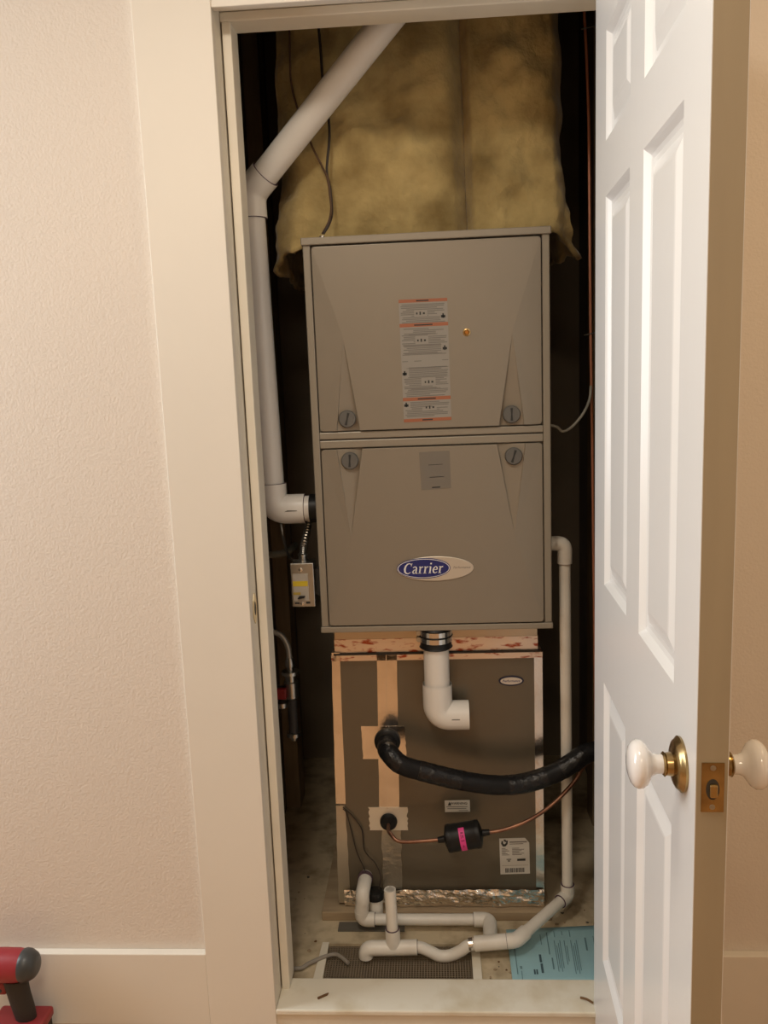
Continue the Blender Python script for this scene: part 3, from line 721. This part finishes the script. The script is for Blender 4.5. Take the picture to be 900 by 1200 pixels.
# running trap back to the left tee
t_r = P(489, 1110, YFR)
trap = [tee_l - ld*0.01] + [P(a, b, YFR) for a, b in ((549, 1108), (540, 1114), (528, 1119.5), (515, 1120), (504, 1115), (495, 1111))] + [t_r, P(482, 1110, YFR)]
MB().tube(spline(trap, 6), R3, 20).build('trap', M_pvc_dull, drain, smooth=True)
g = P(553, 1106, YFR)
MB().tube([g + ld*0.000 + Vector((0.002, 0, 0)), g + ld*0.008], 0.0150, 16).build('clamp', M_steel, drain, smooth=True)
t_l = P(444, 1111, YFR)
MB().tube([t_r, t_l], R3H, 20).build('tee', M_pvc_dull, drain, smooth=True)
ring_at(t_r, (1, 0, 0), R3H*0.98, M_primer, drain); ring_at(t_l, (1, 0, 0), R3H*0.98, M_primer, drain)
el_c = P(428.5, 1111, YFR); dn_end = Vector((el_c.x, YFR, CF+0.004))
MB().tube([t_l, el_c + Vector((0.02, 0, 0))] + arc(el_c + Vector((0.016, 0, 0)), el_c, el_c - Vector((0, 0, 0.016)), 6) + [dn_end], R3H, 20).build('down_elbow', M_pvc_dull, drain, smooth=True)
# open vent stub standing on the left tee
vx = P(461, 1108, YFR); vtop = P(455.5, 1042, YFR)
vt = Vector((vtop.x+0.003, YFR, vtop.z))
hubt = vx + (vt - vx)*0.30
vdir = (vt - vx).normalized()
MB().tube([vx, hubt], R3H, 20).build('tee_branch', M_pvc_dull, drain, smooth=True)
ring_at(hubt, vdir, R3H*0.98, M_primer, drain)
MB().tube([hubt - vdir*0.01, vt, vt, vt - vdir*0.03], [R3, R3, R3-0.003, R3-0.0035], 20, caps=False).build('vent_stub', M_pvc_dull, drain, smooth=True)
# rear run: coil outlet, down, along, forward into the right tee
YB = 0.012
rl0 = P(424, 1076, YB); rr0 = P(574, 1079, YB)
rr0.z = rl0.z = (rl0.z + rr0.z)/2
up1 = P(430, 1047, YB); up1.x = rl0.x + 0.004
MB().tube([(up1.x+0.004, CY-0.001, up1.z+0.004)] + arc(Vector((up1.x+0.002, YB+0.024, up1.z+0.003)), up1 + Vector((0, 0, 0.002)), up1 - Vector((0, 0, 0.016)), 6) + [up1 - Vector((0, 0, 0.024))], R3H, 20).build('outlet_elbow', M_pvc_dull, drain, smooth=True)
ring_at((up1.x+0.003, CY-0.012, up1.z+0.004), (0, 1, 0), R3H*1.12, M_primer, drain, 0.012)
MB().tube([up1 - Vector((0, 0, 0.015)), Vector((rl0.x, YB, rl0.z + 0.02))], R3H*0.97, 20).build('outlet_drop', M_pvc_dull, drain, smooth=True)
ring_r = P(442, 1077, YB)
MB().tube([Vector((rl0.x, YB, rl0.z+0.024))] + arc(Vector((rl0.x, YB, rl0.z+0.016)), rl0, rl0 + Vector((0.016, 0, 0)), 6) + [Vector((ring_r.x-0.006, YB, rl0.z))], R3H, 20).build('corner_elbow', M_pvc_dull, drain, smooth=True)
ring_at((ring_r.x-0.006, YB, rl0.z), (1, 0, 0), R3H*0.98, M_primer, drain)
rx2 = P(555, 1078, YB).x
MB().tube([(rl0.x+0.02, YB, rl0.z), (rr0.x-0.01, YB, rl0.z)], R3, 20).build('rear_pipe', M_pvc_dull, drain, smooth=True)
ring_at((rx2, YB, rl0.z), (1, 0, 0), R3H*0.98, M_primer, drain)
fwd = P(575, 1106, YFR)
MB().tube([(rx2, YB, rl0.z)] + arc(rr0 - Vector((0.018, 0, 0)), rr0, rr0 + (fwd-rr0).normalized()*0.02, 6) + [fwd + (rr0-fwd).normalized()*0.01], R3H, 20).build('forward_elbow', M_pvc_dull, drain, smooth=True)
# float switch standing on the rear run
fs_b = P(440.5, 1071, 0.045); fs_t = P(440, 1044.5, 0.045)
MB().tube([(fs_b.x, 0.047, rl0.z - 0.004), (fs_b.x, 0.047, fs_t.z - 0.018)], 0.0185, 22).build('float_switch_body', M_pvc_dull, drain, smooth=True)
MB().lathe((fs_b.x, 0.047, fs_t.z - 0.018), (0, 0, 1), [(0, 0.0225), (0.014, 0.0225), (0.018, 0.020), (0.019, 0.012)], 24).build('float_switch_cap', M_rubber, drain, smooth=True)

# ---- refrigerant suction line with black foam
ha = P(454, 868, CY)
hp = [Vector((ha.x, CY-0.004, ha.z)), Vector((ha.x, CY-0.04, ha.z)), P(455, 881, -0.005), P(470, 896, -0.022), P(500, 905, -0.022), P(540, 914.5, -0.018), P(580, 920, -0.012), P(615, 917.5, -0.004), P(650, 906, 0.004), P(672, 893, 0.012), P(690, 882, 0.022), Vector((0.455, 0.06, P(702, 873, 0.06).z)), Vector((0.4985, 0.07, P(712, 868, 0.07).z))]
hs = spline(hp, 7)
hose = thing('suction_line', 'thick black foam wrapped refrigerant line curving across the coil case', 'pipe', hp[0])
MB().tube(hs, [0.0225 + 0.0012*noise.noise(Vector((i*0.7, 0, 0))) for i in range(len(hs))], 22).build('foam_sleeve', M_hose, hose, smooth=True)
def tapewrap(i0, i1):
    seg = hs[i0:i1]; MB().tube(seg, [0.0231 + 0.0005*((k*3) % 2) for k in range(len(seg))], 22).build('vinyl_tape', M_hosetape, hose, smooth=True)
tapewrap(13, 22); tapewrap(26, 36); tapewrap(45, 55); tapewrap(58, 70)

# ---- liquid line with filter drier
YQ = 0.0
la_ = P(455.5, 962, CY)
dr_l = P(519, 983.5, YQ); dr_r = P(567, 976, YQ)
liq = thing('liquid_line', 'thin copper tube with black filter drier crossing the coil case', 'pipe', (la_.x, CY-0.002, la_.z))
MB().tube(spline([(la_.x, CY-0.002, la_.z), (la_.x, CY-0.03, la_.z-0.006), P(458.5, 978, 0.02), P(468, 986, 0.005), P(490, 986, YQ), dr_l], 8), 0.0047, 12).build('copper_tube', M_copper, liq, smooth=True)
MB().tube(spline([dr_r, P(590, 972.5, YQ), P(620, 961, YQ+0.004), P(648, 942, YQ+0.012), P(672, 917, YQ+0.03), P(690, 893, YQ+0.05), Vector((0.44, 0.09, P(700, 880, 0.09).z)), Vector((0.4985, 0.11, P(714, 866, 0.11).z))], 8), 0.0047, 12).build('copper_tube', M_copper, liq, smooth=True)
ax_ = (dr_r - dr_l).normalized(); L_ = (dr_r - dr_l).length
dr = MB().lathe(dr_l - ax_*0.012, ax_, [(0, 0.007), (0.016, 0.0085), (0.019, 0.022), (0.022, 0.0320), (0.030, 0.0338), (0.034, 0.0325), (L_-0.010, 0.0325), (L_-0.006, 0.0338), (L_+0.002, 0.0320), (L_+0.006, 0.022), (L_+0.009, 0.0085), (L_+0.026, 0.007)], 32).build('filter_drier', M_rubber, liq, smooth=True)
cm = (dr_l + dr_r)/2
stk = MB()
e2_ = Vector((0, -1, 0)); e3_ = ax_.cross(e2_); e3_ = e3_ if e3_.z > 0 else -e3_
for i in range(15):
    a = math.radians(-62 + 124*i/14)
for w0, w1 in ((-0.0085, 0.0055),):
    vs_ = []; 
    for i in range(15):
        a = math.radians(-52 + 118*i/14); n_ = e2_*math.cos(a) + e3_*math.sin(a)
        vs_ += [cm + ax_*w0 + n_*0.0330, cm + ax_*w1 + n_*0.0330]
    stk.add(vs_, [(2*i, 2*i+1, 2*i+3, 2*i+2) for i in range(14)])
so = stk.build('pink_sticker', M_pink, dr, smooth=True)
mk = MB()
for (a0, a1, w0, w1) in ((46, 40, -0.004, 0.002), (36, 22, -0.0045, -0.003), (34, 24, -0.001, 0.002), (14, 10, -0.005, 0.003), (-5, -20, -0.002, -0.001), (-12, -14, -0.004, 0.001)):
    p_ = []
    for a in (a0, a1):
        n_ = e2_*math.cos(math.radians(a)) + e3_*math.sin(math.radians(a)); p_ += [cm + ax_*w0 + n_*0.0334, cm + ax_*w1 + n_*0.0334]
    mk.add(p_, [(0, 1, 3, 2)])
mk.build('print', mat('magenta_ink', (0.28, 0.01, 0.09), 0.6), so, fix=False)

# ================================================================== CABLES
def cable(name, pts, r_, m, label, k=8, n=8, group=None):
    return tag(MB().tube(spline(pts, k), r_, n).build(name, m, smooth=True), label, 'cable', group)
YW = 0.075
cable('control_wire', [P(373, 28, YW), P(376, 62, YW), P(378, 92, YW), P(384, 130, YW), P(386, 160, YW-0.01), P(383, 200, YW-0.02), P(387, 222, YW-0.02), P(389, 248, 0.05), P(386, 262, 0.035), Vector((P(379, 268, 0.03).x, 0.028, FT+0.012))], 0.0030, M_wire, 'dark wire hanging straight down the insulation to the furnace top bushing')
cable('control_wire', [P(339, 28, YW), P(340, 70, YW), P(341, 95, YW), P(347, 122, YW), P(358, 150, YW), P(366, 172, YW-0.01), P(378, 196, YW-0.02), P(384, 210, YW-0.025), P(386.5, 228, YW-0.025), P(388, 246, 0.045), P(385, 260, 0.034), Vector((P(377, 268, 0.03).x, 0.033, FT+0.012))], 0.0024, M_brownwire, 'thin brown wire bending sideways behind the slanting flue pipe')
YT = CY-0.006
cable('sensor_wire', [P(402, 948, YT), P(406, 953, YT), P(412, 975, YT), P(418, 998, YT-0.002), P(427, 1018, YT-0.006), P(433, 1036, 0.055), P(434, 1043, 0.05)], 0.0014, M_wire, 'thin wire sagging down the coil case, outer one toward the case edge', 6, 6)
cable('sensor_wire', [P(402, 946, YT), P(412, 955, YT), P(424, 972, YT), P(427, 996, YT-0.002), P(440, 1012, YT-0.006), P(446, 1026, 0.055), P(444, 1042, 0.05)], 0.0016, M_wire, 'thin wire sagging down the coil case, inner one toward the centre tape', 6, 6)
cable('floor_cable', [(-0.47, -0.10, CF+0.007)] + [Vector((*PZ(a, b, CF+0.010)[:2], CF+0.008)) for a, b in ((345, 1134), (362, 1128), (378, 1121), (392, 1117.5), (400, 1121), (408, 1128))], 0.0045, M_greywire, 'grey cable lying across the closet floor by the mesh grille')
YR_ = 0.20
cable('copper_line', [P(684, 2, YR_), P(686, 40, YR_), P(687.5, 70, YR_), P(690, 150, YR_), P(691, 260, YR_), P(692, 380, YR_), P(693, 450, YR_), P(694, 520, YR_), P(696, 700, YR_), Vector((P(697, 800, YR_).x, YR_, P(697, 800, YR_).z)), Vector((P(697, 800, YR_).x+0.004, YR_, 0.35)), Vector((P(697, 800, YR_).x+0.004, YR_, CF))], 0.0034, mat('reddish_copper', (0.60, 0.25, 0.15), 0.45, 0.3), 'thin reddish copper line running down beside the open door hinge side')
cable('thermostat_cable', [Vector((FW+0.001, 0.10, P(648, 497, 0.10).z)), P(652, 500, 0.10), P(659, 505.5, 0.10), P(668, 502, 0.11), P(678, 492, 0.13), P(686, 480, 0.15), P(691, 467, 0.18), P(692.5, 452, 0.185)], 0.0032, M_palewire, 'pale cable looping from furnace side up to the copper line')
# small nails that hold the copper line
for (a, b) in ((690, 33), (693, 391)):
    p = P(a, b, YR_)
    tag(MB().tube([(p.x-0.018, YR_-0.004, p.z-0.003), (p.x+0.02, YR_-0.004, p.z+0.004), (CX1, YR_+0.02, p.z+0.008)], 0.0016, 6).build('wire_hook', M_galv), ('small wire hook holding the copper line near the door head' if b < 100 else 'small wire hook holding the copper line beside the upper furnace panel'), 'hook')

# ================================================================== SWITCH BOX on the furnace side
YS = 0.0
tl, tr, bl_, br_ = P(340, 661, YS), P(367.5, 659, YS), P(343.5, 712, YS), P(370, 710.5, YS)
sx0, sx1, sz0, sz1 = tl.x, -FW-0.0135, br_.z, tl.z
box_ = thing('switch_box', 'galvanised electrical switch box with yellow tape fixed to the furnace side', 'switch box', ((sx0+sx1)/2, 0.03, sz0))
sb = MB().box(sx0, sx1, YS+0.004, YS+0.055, sz0, sz1).build('box', M_galv, box_, bevel=0.003)
MB().box(sx1-0.002, -FW, YS+0.030, YS+0.045, sz0+0.02, sz1-0.02).build('bracket', M_ironpipe, box_)  # coloured dark to read as the shaded gap between box and furnace
cv = MB().box(sx0-0.001, sx1+0.001, YS, YS+0.004, sz0-0.001, sz1+0.001).build('cover', M_galv, box_, bevel=0.0018)
wd, hh = sx1-sx0, sz1-sz0
def SB(u, v): return (sx0 + wd*u, sz1 - hh*v)
def sbx(name, m, u0, v0, u1, v1, y0, par):
    a = SB(u0, v0); b = SB(u1, v1); return MB().box(a[0], b[0], YS-y0, YS+0.0002, b[1], a[1]).build(name, m, par)
sbx('device_plate', mat('device_plate', (0.42, 0.38, 0.32), 0.5), 0.08, 0.23, 0.76, 0.86, 0.0012, cv)
sbx('yellow_tape', M_yellow, 0.08, 0.40, 0.74, 0.52, 0.0018, cv)
sbx('yellow_tape', mat('faded_yellow', (0.42, 0.30, 0.06), 0.6), 0.08, 0.66, 0.40, 0.72, 0.0018, cv)
a = SB(0.42, 0.78)
MB().slab([(a[0]-0.009, YS-0.0012, a[1]-0.003), (a[0]+0.007, YS-0.0012, a[1]-0.001), (a[0]+0.010, YS-0.0012, a[1]+0.004), (a[0]-0.004, YS-0.0012, a[1]+0.004)], (0, -0.006, 0)).build('toggle', M_rubber, cv, bevel=0.001)
sbx('print', M_darkink, 0.12, 0.90, 0.32, 0.935, 0.0015, cv); sbx('print', M_darkink, 0.62, 0.885, 0.80, 0.93, 0.0015, cv)
for v in (0.14, 0.93):
    a = SB(0.45, v); MB().lathe((a[0], YS, a[1]), (0, -1, 0), [(0, 0.0048), (0.0015, 0.0042), (0.002, 0.001)], 14).build('screw', M_steel, cv, smooth=True)
cx_ = P(355, 655, 0.03).x
MB().lathe((cx_, 0.03, sz1), (0, 0, 1), [(0, 0.013), (0.004, 0.013), (0.004, 0.0105), (0.012, 0.0105), (0.013, 0.012), (0.017, 0.012)], 16).build('conduit_connector', M_galv, box_, smooth=True)
ctop = P(357, 600, 0.09)
path = spline([(cx_, 0.03, sz1+0.014), (cx_+0.001, 0.045, sz1+0.034), (cx_+0.003, 0.095, sz1+0.058), (cx_+0.005, 0.13, sz1+0.085), (cx_+0.010, 0.145, sz1+0.11), (-FW, 0.15, sz1+0.125)], 30)
MB().tube(path, [0.0066 + (0.0022 if (i % 6) < 3 else 0) for i in range(len(path))], 12).build('flexible_conduit', M_galv, box_, smooth=False)
MB().lathe((cx_, 0.03, sz0), (0, 0, -1), [(0, 0.006), (0.004, 0.005)], 10).build('knockout', M_brass, box_)
cable('armoured_cable', [P(329, 612, 0.13), P(332, 630, 0.12), P(336, 645, 0.09), P(341, 655, 0.05), Vector((sx0+0.010, 0.03, sz1+0.001))], 0.003, M_galv, 'grey cable running from behind the flue elbow down to the switch box')

# ================================================================== GAS PIPING at the left
YG = 0.16
gas = thing('gas_valve', 'gas cock with red handle on black iron drop pipe in the dark left corner', 'gas valve', P(340, 862, YG))
gx = P(340.5, 790, YG).x
def gz(py): return P(340, py, YG).z
MB().tube([P(300, 735, YG)] + spline([P(322, 741, YG), P(330, 745, YG), P(337, 757, YG), Vector((gx, YG, gz(772)))], 6), 0.0075, 12).build('flex_connector', mat('connector_grey', (0.42, 0.40, 0.36), 0.4, 0.6), gas, smooth=True)
MB().lathe((gx, YG, gz(771)), (0, 0, -1), [(0, 0.010), (0.012, 0.013), (0.022, 0.013), (0.023, 0.009), (0.032, 0.009), (0.034, 0.022), (0.042, 0.024), (0.046, 0.014), (gz(771)-gz(800), 0.0155)], 16).build('union', M_galv, gas, smooth=True)
MB().lathe((gx, YG, gz(797)), (0, 0, -1), [(0, 0.012), (0.004, 0.019), (gz(797)-gz(818)-0.004, 0.019), (gz(797)-gz(818), 0.014)], 16).build('tee', M_galv, gas, smooth=True)
hx = P(331, 810, YG)
MB().tube([(gx, YG, gz(809)), (hx.x-0.10, YG, gz(809))], 0.013, 14).build('side_pipe', M_ironpipe, gas, smooth=True)
MB().box(hx.x-0.020, hx.x+0.014, YG-0.030, YG-0.014, gz(815), gz(803)).build('handle', M_redpaint, gas, bevel=0.003)
hp_ = P(331, 827, YG)
MB().lathe((hp_.x, YG-0.004, gz(820)), (0, 0, -1), [(0, 0.010), (0.004, 0.017), (0.016, 0.017), (0.02, 0.010)], 12).build('plug', M_galv, gas, smooth=True)
MB().tube([(gx, YG, gz(818)), (gx, YG, gz(862))], 0.0125, 16).build('drip_leg', M_ironpipe, gas, smooth=True)
MB().lathe((gx, YG, gz(858)), (0, 0, -1), [(0, 0.0185), (0.010, 0.0185), (0.012, 0.008), (0.022, 0.007)], 16).build('drip_cap', M_galv, gas, smooth=True)
p = P(337, 648, 0.20)
tag(MB().tube([(CX0, 0.20, p.z-0.006), (p.x-0.02, 0.20, p.z-0.002), (p.x, 0.22, p.z), (p.x+0.004, 0.30, p.z)], 0.009, 12).build('grey_pipe', mat('dull_grey_pipe', (0.20, 0.20, 0.17), 0.6), smooth=True), 'short dull grey pipe on the closet side wall beside the switch box', 'pipe')

# ================================================================== INSULATION over the return duct
IY = 0.105
ix0 = P(322, 120, IY).x; ixs_t = P(536, 14, IY).x; ixs_b = P(549, 268, IY).x; ix1 = P(659, 120, IY).x
def batt(name, side, label):
    z1 = 2.49
    NU, NV = 80, 90
    def fn(u, v):
        # v: 0 top .. 1 bottom ; u: 0 seam .. 0.6 corner .. 1 along the side
        zb = FT + 0.004
        xe = ix0 if side < 0 else ix1
        t = min(1, u/0.64)
        sx = ixs_t + (ixs_b-ixs_t)*v**1.2
        x = sx + (xe-sx)*t
        w = max(0, (u-0.56)/0.44)
        out = max(0, min(1, (u-0.50)/0.16))          # 0 over the furnace, 1 on the overhanging skirt
        if side < 0: dip = 0.040*out
        else: dip = 0.016*out + 0.030*math.exp(-((u-0.70)/0.07)**2)
        rag = 0.030*noise.noise(Vector((u*11, side*3.0, 0.5))) + 0.016*noise.noise(Vector((u*33, side*3.0, 1.5)))
        zbot = zb - dip + rag*out + 0.008*(1-out)*abs(noise.noise(Vector((u*16, 4, side))))
        z = z1 + (zbot-z1)*v
        low = max(0, (v-0.55)/0.45)
        y = IY + 0.50*w**1.5
        fade = min(1, u*7)
        puff = 0.024*math.sin(math.pi*min(1, u/0.62))**0.5 if u < 0.62 else 0
        seamdip = 0.034*math.exp(-(u/0.028)**2)
        nz = 0.030*noise.fractal(Vector((x*5.5, z*5.5, side*5)), 1.0, 2.0, 3) + 0.012*noise.noise(Vector((x*17, z*17, 2+side))) + 0.004*noise.noise(Vector((x*55, z*55, 2)))
        y2 = y - puff*(1-w) + seamdip - nz*fade
        skirt = out*low
        x += side*(0.020*skirt*(1.3 if side > 0 else 1.3)*low + 0.016*noise.noise(Vector((z*9, u*5, 8.0)))*out + 0.014*noise.noise(Vector((z*30, u*24, 3.0)))*skirt)
        y2 -= 0.018*skirt*noise.noise(Vector((x*28, z*24, 5.0)))
        if side > 0 and v > 0.9 and out > 0: x += 0.020*((v-0.9)/0.1)**1.5*math.exp(-((u-0.70)/0.10)**2)
        if z < FT + 0.01 and abs(x) < FW+0.05 and out > 0.05: x = side*max(abs(x), FW+0.006)
        if z < FT + 0.004 and out <= 0.05: z = FT + 0.004
        y2 = max(y2, 0.045)
        if u < 0.02: x -= side*0.004
        return (x, y2, z)
    mb = MB(); mb.grid(fn, NU, NV)
    o = mb.build(name, M_batt, smooth=True)
    # normals outward (towards the hall)
    if sum(p.normal.y*p.area for p in o.data.polygons) > 0: o.data.flip_normals()
    md = o.modifiers.new('thickness', 'SOLIDIFY'); md.thickness = 0.012; md.offset = -1
    return tag(o, label, 'insulation')
batt('insulation_batt', -1, 'wide yellow brown fibreglass batt behind the slanting flue pipe')
batt('insulation_batt', 1, 'narrower yellow brown fibreglass batt right of the vertical seam, away from the flue')

# ================================================================== FLOOR GRILLE, PAPER, DEBRIS
gr = thing('floor_grille', 'woven wire mesh grille set into the closet floor under the drain pipes', 'grille', ((gx0+gx1)/2, (gy0+gy1)/2, CF))
wm = MB(); pt = 0.0064; wr = 0.0011
x = gx0+0.003; i = 0
while x < gx1:
    wm.box(x-wr, x+wr, gy0+0.0005, gy1-0.0005, CF-0.009+(i % 2)*0.0006, CF-0.007+(i % 2)*0.0006); x += pt; i += 1
y = gy0+0.003
while y < gy1:
    wm.box(gx0+0.0005, gx1-0.0005, y-wr, y+wr, CF-0.0085, CF-0.0065); y += pt
wo = wm.build('wire_mesh', M_mesh, gr); wo['kind'] = 'stuff'
a = PZ(366, 1150, CF); b = PZ(383, 1108, CF)
MB().slab([(gx0-0.022, gy0, CF+0.0005), (gx0, gy0, CF+0.0005), (gx0, gy1, CF+0.0005), (gx0-0.016, gy1, CF+0.0005)], (0, 0, 0.004)).build('frame_strip', M_thresh, gr)
MB().slab([(gx1, gy0, CF+0.0005), (gx1+0.020, gy0, CF+0.0005), (gx1+0.020, gy1, CF+0.0005), (gx1, gy1, CF+0.0005)], (0, 0, 0.004)).build('frame_strip', M_thresh, gr)
a = PZ(396, 1092, CF); b = PZ(398, 1082, CF)
tag(MB().box(a.x, -0.10, a.y, b.y, CF+0.0005, CF+0.004).build('metal_strip', M_greystrip), 'flat dark grey strip on the closet floor in front of the timber base', 'metal strip')
# blue instruction sheet
c0, c1, c2, c3 = PZ(593, 1090, CF+0.003), PZ(720, 1084, CF+0.003), PZ(735, 1155, CF+0.003), PZ(601, 1153, CF+0.003)
c2.y = c3.y = max(c2.y, -0.170); c3 = PZ(601, 1152, CF+0.003); c3.y = -0.1695
c1.x = min(c1.x, 0.47); c2.x = min(c2.x, 0.46)
qb = quadmap(c0, c1, c3, c2)
def shp(u, v):
    p = qb(u, v); return (p.x, p.y, CF + 0.0028 + 0.0016*math.sin(u*5+1)*math.sin(v*4) + 0.0016)
bpz = MB(); bpz.grid(shp, 14, 10)
ps = bpz.build('instruction_sheet', M_bluepaper, smooth=True)
ps.modifiers.new('solid', 'SOLIDIFY').thickness = 0.0012
tag(ps, 'pale blue printed instruction sheet lying on the closet floor', 'paper')
def inkrect(mb, u0, v0, u1, v1):
    n = 6
    vs_ = []
    for i in range(n+1):
        v = v0 + (v1-v0)*i/n
        for u in (u0, u1):
            p = Vector(shp(u, v)); vs_.append((p.x, p.y, p.z+0.0014))
    mb.add(vs_, [(2*i, 2*i+1, 2*i+3, 2*i+2) for i in range(n)])
im = MB()
for (u0, v0, u1, v1) in ((0.05, 0.30, 0.058, 0.86), (0.088, 0.80, 0.094, 0.98), (0.082, 0.72, 0.10, 0.77), (0.36, 0.10, 0.368, 0.52), (0.375, 0.58, 0.387, 0.78), (0.30, 0.14, 0.306, 0.34), (0.43, 0.08, 0.436, 0.2), (0.50, 0.09, 0.506, 0.16), (0.57, 0.08, 0.577, 0.2), (0.70, 0.22, 0.715, 0.45)):
    inkrect(im, u0, v0, u1, v1)
for (ub, v0, v1, nn) in ((0.42, 0.26, 0.82, 4), (0.51, 0.26, 0.70, 2), (0.57, 0.26, 0.86, 4), (0.78, 0.2, 0.8, 6)):
    for k in range(nn): inkrect(im, ub+0.017*k, v0 + 0.05*((k*2) % 3), ub+0.017*k+0.006, v1 - 0.06*((k*3) % 2))
im.build('fine_print', mat('blue_paper_fine_ink', (0.13, 0.24, 0.28), 0.6), ps, fix=False)['kind'] = 'stuff'
im2 = MB()
for (u0, v0, u1, v1) in ((0.265, 0.52, 0.285, 0.66), (0.268, 0.68, 0.288, 0.84), (0.20, 0.78, 0.215, 0.86), (0.222, 0.78, 0.236, 0.86)): inkrect(im2, u0, v0, u1, v1)
im2.build('heading_print', M_bluink, ps, fix=False)['kind'] = 'stuff'
# chip and twig on the threshold
p = PZ(378, 1168, 0.041)
tag(MB().slab([(p.x-0.011, p.y-0.006, 0.0412), (p.x-0.008, p.y-0.009, 0.0412), (p.x+0.010, p.y+0.003, 0.0412), (p.x+0.012, p.y+0.008, 0.0412), (p.x+0.004, p.y+0.004, 0.0412)], (0.001, 0, 0.004)).build('wood_chip', M_chip), 'brown splinter of wood lying on the left end of the threshold', 'wood chip')
p = PZ(688, 1174, 0.043)
tag(MB().tube(spline([(p.x-0.012, p.y+0.012, 0.0435), (p.x, p.y+0.004, 0.046), (p.x+0.012, p.y-0.004, 0.0436)], 5), 0.0024, 7).build('twig', M_chip, smooth=True), 'small curled brown twig on the threshold beside the open door', 'twig')
rg = random.Random(5)
SPOTS = (((350, 395, 1085, 1148), 'beside the mesh grille'), ((566, 600, 1118, 1148), 'between the mesh grille and blue sheet'), ((345, 392, 1020, 1066), 'left of the coil case foot'), ((642, 690, 1055, 1084), 'behind the blue sheet'))
for i in range(26):
    (a, b, c_, d_), where = SPOTS[i % 4]
    p = PZ(rg.uniform(a, b), rg.uniform(c_, d_), CF); r_ = rg.uniform(0.0015, 0.0045)
    if gx0-0.03 < p.x < gx1+0.03 and p.y < gy1+0.01: continue
    if -0.32 < p.x < 0.28 and p.y > 0.04: continue
    k = rg.randint(4, 6)
    m_, cn = rg.choice(((M_chip, 'dark brown'), (M_wood, 'pale tan'), (M_greystrip, 'dark grey')))
    MBp = MB().slab([(p.x + r_*math.cos(2*math.pi*j/k)*rg.uniform(0.5, 1.3), p.y + r_*math.sin(2*math.pi*j/k)*rg.uniform(0.5, 1.3), CF+0.0002) for j in range(k)], (0, 0, r_*0.6))
    tag(MBp.build('grit', m_), cn + ' crumb of debris on the closet floor ' + where, 'debris', cn + ' crumbs ' + where)

# ================================================================== CORDLESS DRILL by the baseboard
YDl = -0.335
def DP(px, py): p = P(px, py, YDl); return p.x, p.z
cap_r, cz = DP(43.5, 1130); _, ztop = DP(20, 1114.5); _, zbotm = DP(20, 1147)
cz = (ztop + zbotm)/2
zbase = DP(30, 1190)[1]
drill = thing('cordless_drill', 'red and black cordless drill standing on its battery by the baseboard', 'drill', (cap_r-0.07, YDl, 0))
rb = (ztop - zbotm)/2
_cl = cap_r - DP(27, 1130)[0]
MB().lathe((DP(27, 1130)[0], YDl, cz), (1, 0, 0), [(0, rb*1.0), (0.004, rb*1.04), (_cl*0.45, rb*1.0), (_cl*0.85, rb*0.78), (_cl, rb*0.58), (_cl+0.001, rb*0.3)], 28).build('rear_cap', mat('grey_black_plastic', (0.045, 0.05, 0.053), 0.35), drill, smooth=True)
bx = DP(27, 1130)[0]
hs_ = MB().lathe((bx, YDl, cz), (-1, 0, 0), [(-0.001, rb*0.97), (0.012, rb*1.03), (0.05, rb*1.05), (0.085, rb*1.0), (0.10, rb*0.85)], 28).build('motor_housing', M_red, drill, smooth=True)
MB().lathe((bx-0.098, YDl, cz), (-1, 0, 0), [(0, rb*0.86), (0.02, rb*0.84), (0.022, rb*0.62), (0.05, rb*0.58), (0.062, rb*0.35), (0.066, rb*0.2)], 24).build('chuck', M_rubber, drill, smooth=True)
h0 = DP(14, 1150); h1 = DP(33, 1194)
hd = MB()
def sect(cx, z, a, b, n=16): return [(cx + a*math.cos(2*math.pi*k/n), YDl + b*math.sin(2*math.pi*k/n), z) for k in range(n)]
xa, xb_ = DP(8, 1150)[0], DP(31, 1150)[0]
rows = []
for (t, pl_, pr_) in ((0, (3, 1148), (32, 1146)), (0.35, (9, 1166), (35, 1160)), (0.7, (14, 1180), (40, 1178)), (1.0, (19, 1193), (42.5, 1190)), (1.15, (20, 1198), (43, 1197))):
    l = DP(*pl_); r_ = DP(*pr_); rows.append(sect((l[0]+r_[0])/2, (l[1]+r_[1])/2, (r_[0]-l[0])/2, 0.0165))
n = 16
hd.add([v for r in rows for v in r], [(i*n+k, i*n+(k+1) % n, (i+1)*n+(k+1) % n, (i+1)*n+k) for i in range(len(rows)-1) for k in range(n)] + [tuple(range(n)), tuple(range((len(rows)-1)*n, len(rows)*n))])
hd.build('handle', M_grip, drill, smooth=True)
xl_ = DP(1, 1155)
MB().box(xl_[0]-0.012, xl_[0]+0.014, YDl-0.009, YDl+0.009, xl_[1]-0.016, xl_[1]+0.012).build('trigger', M_reddark, drill, bevel=0.004)
fx = DP(54.5, 1192)
MB().box(fx[0]-0.115, fx[0], YDl-0.036, YDl+0.036, max(0.034, fx[1]-0.022), fx[1]).build('battery_shoe', M_reddark, drill, bevel=0.006)
MB().box(fx[0]-0.125, fx[0]-0.006, YDl-0.037, YDl+0.037, 0.0, max(0.034, fx[1]-0.022)).build('battery', M_grip, drill, bevel=0.006)
a = DP(4, 1153)
MB().lathe((DP(6, 1152)[0], YDl-rb*0.72, DP(6, 1152)[1]), (0, -1, 0), [(0, 0.005), (0.002, 0.0045)], 12).build('screw', M_darkink, hs_)
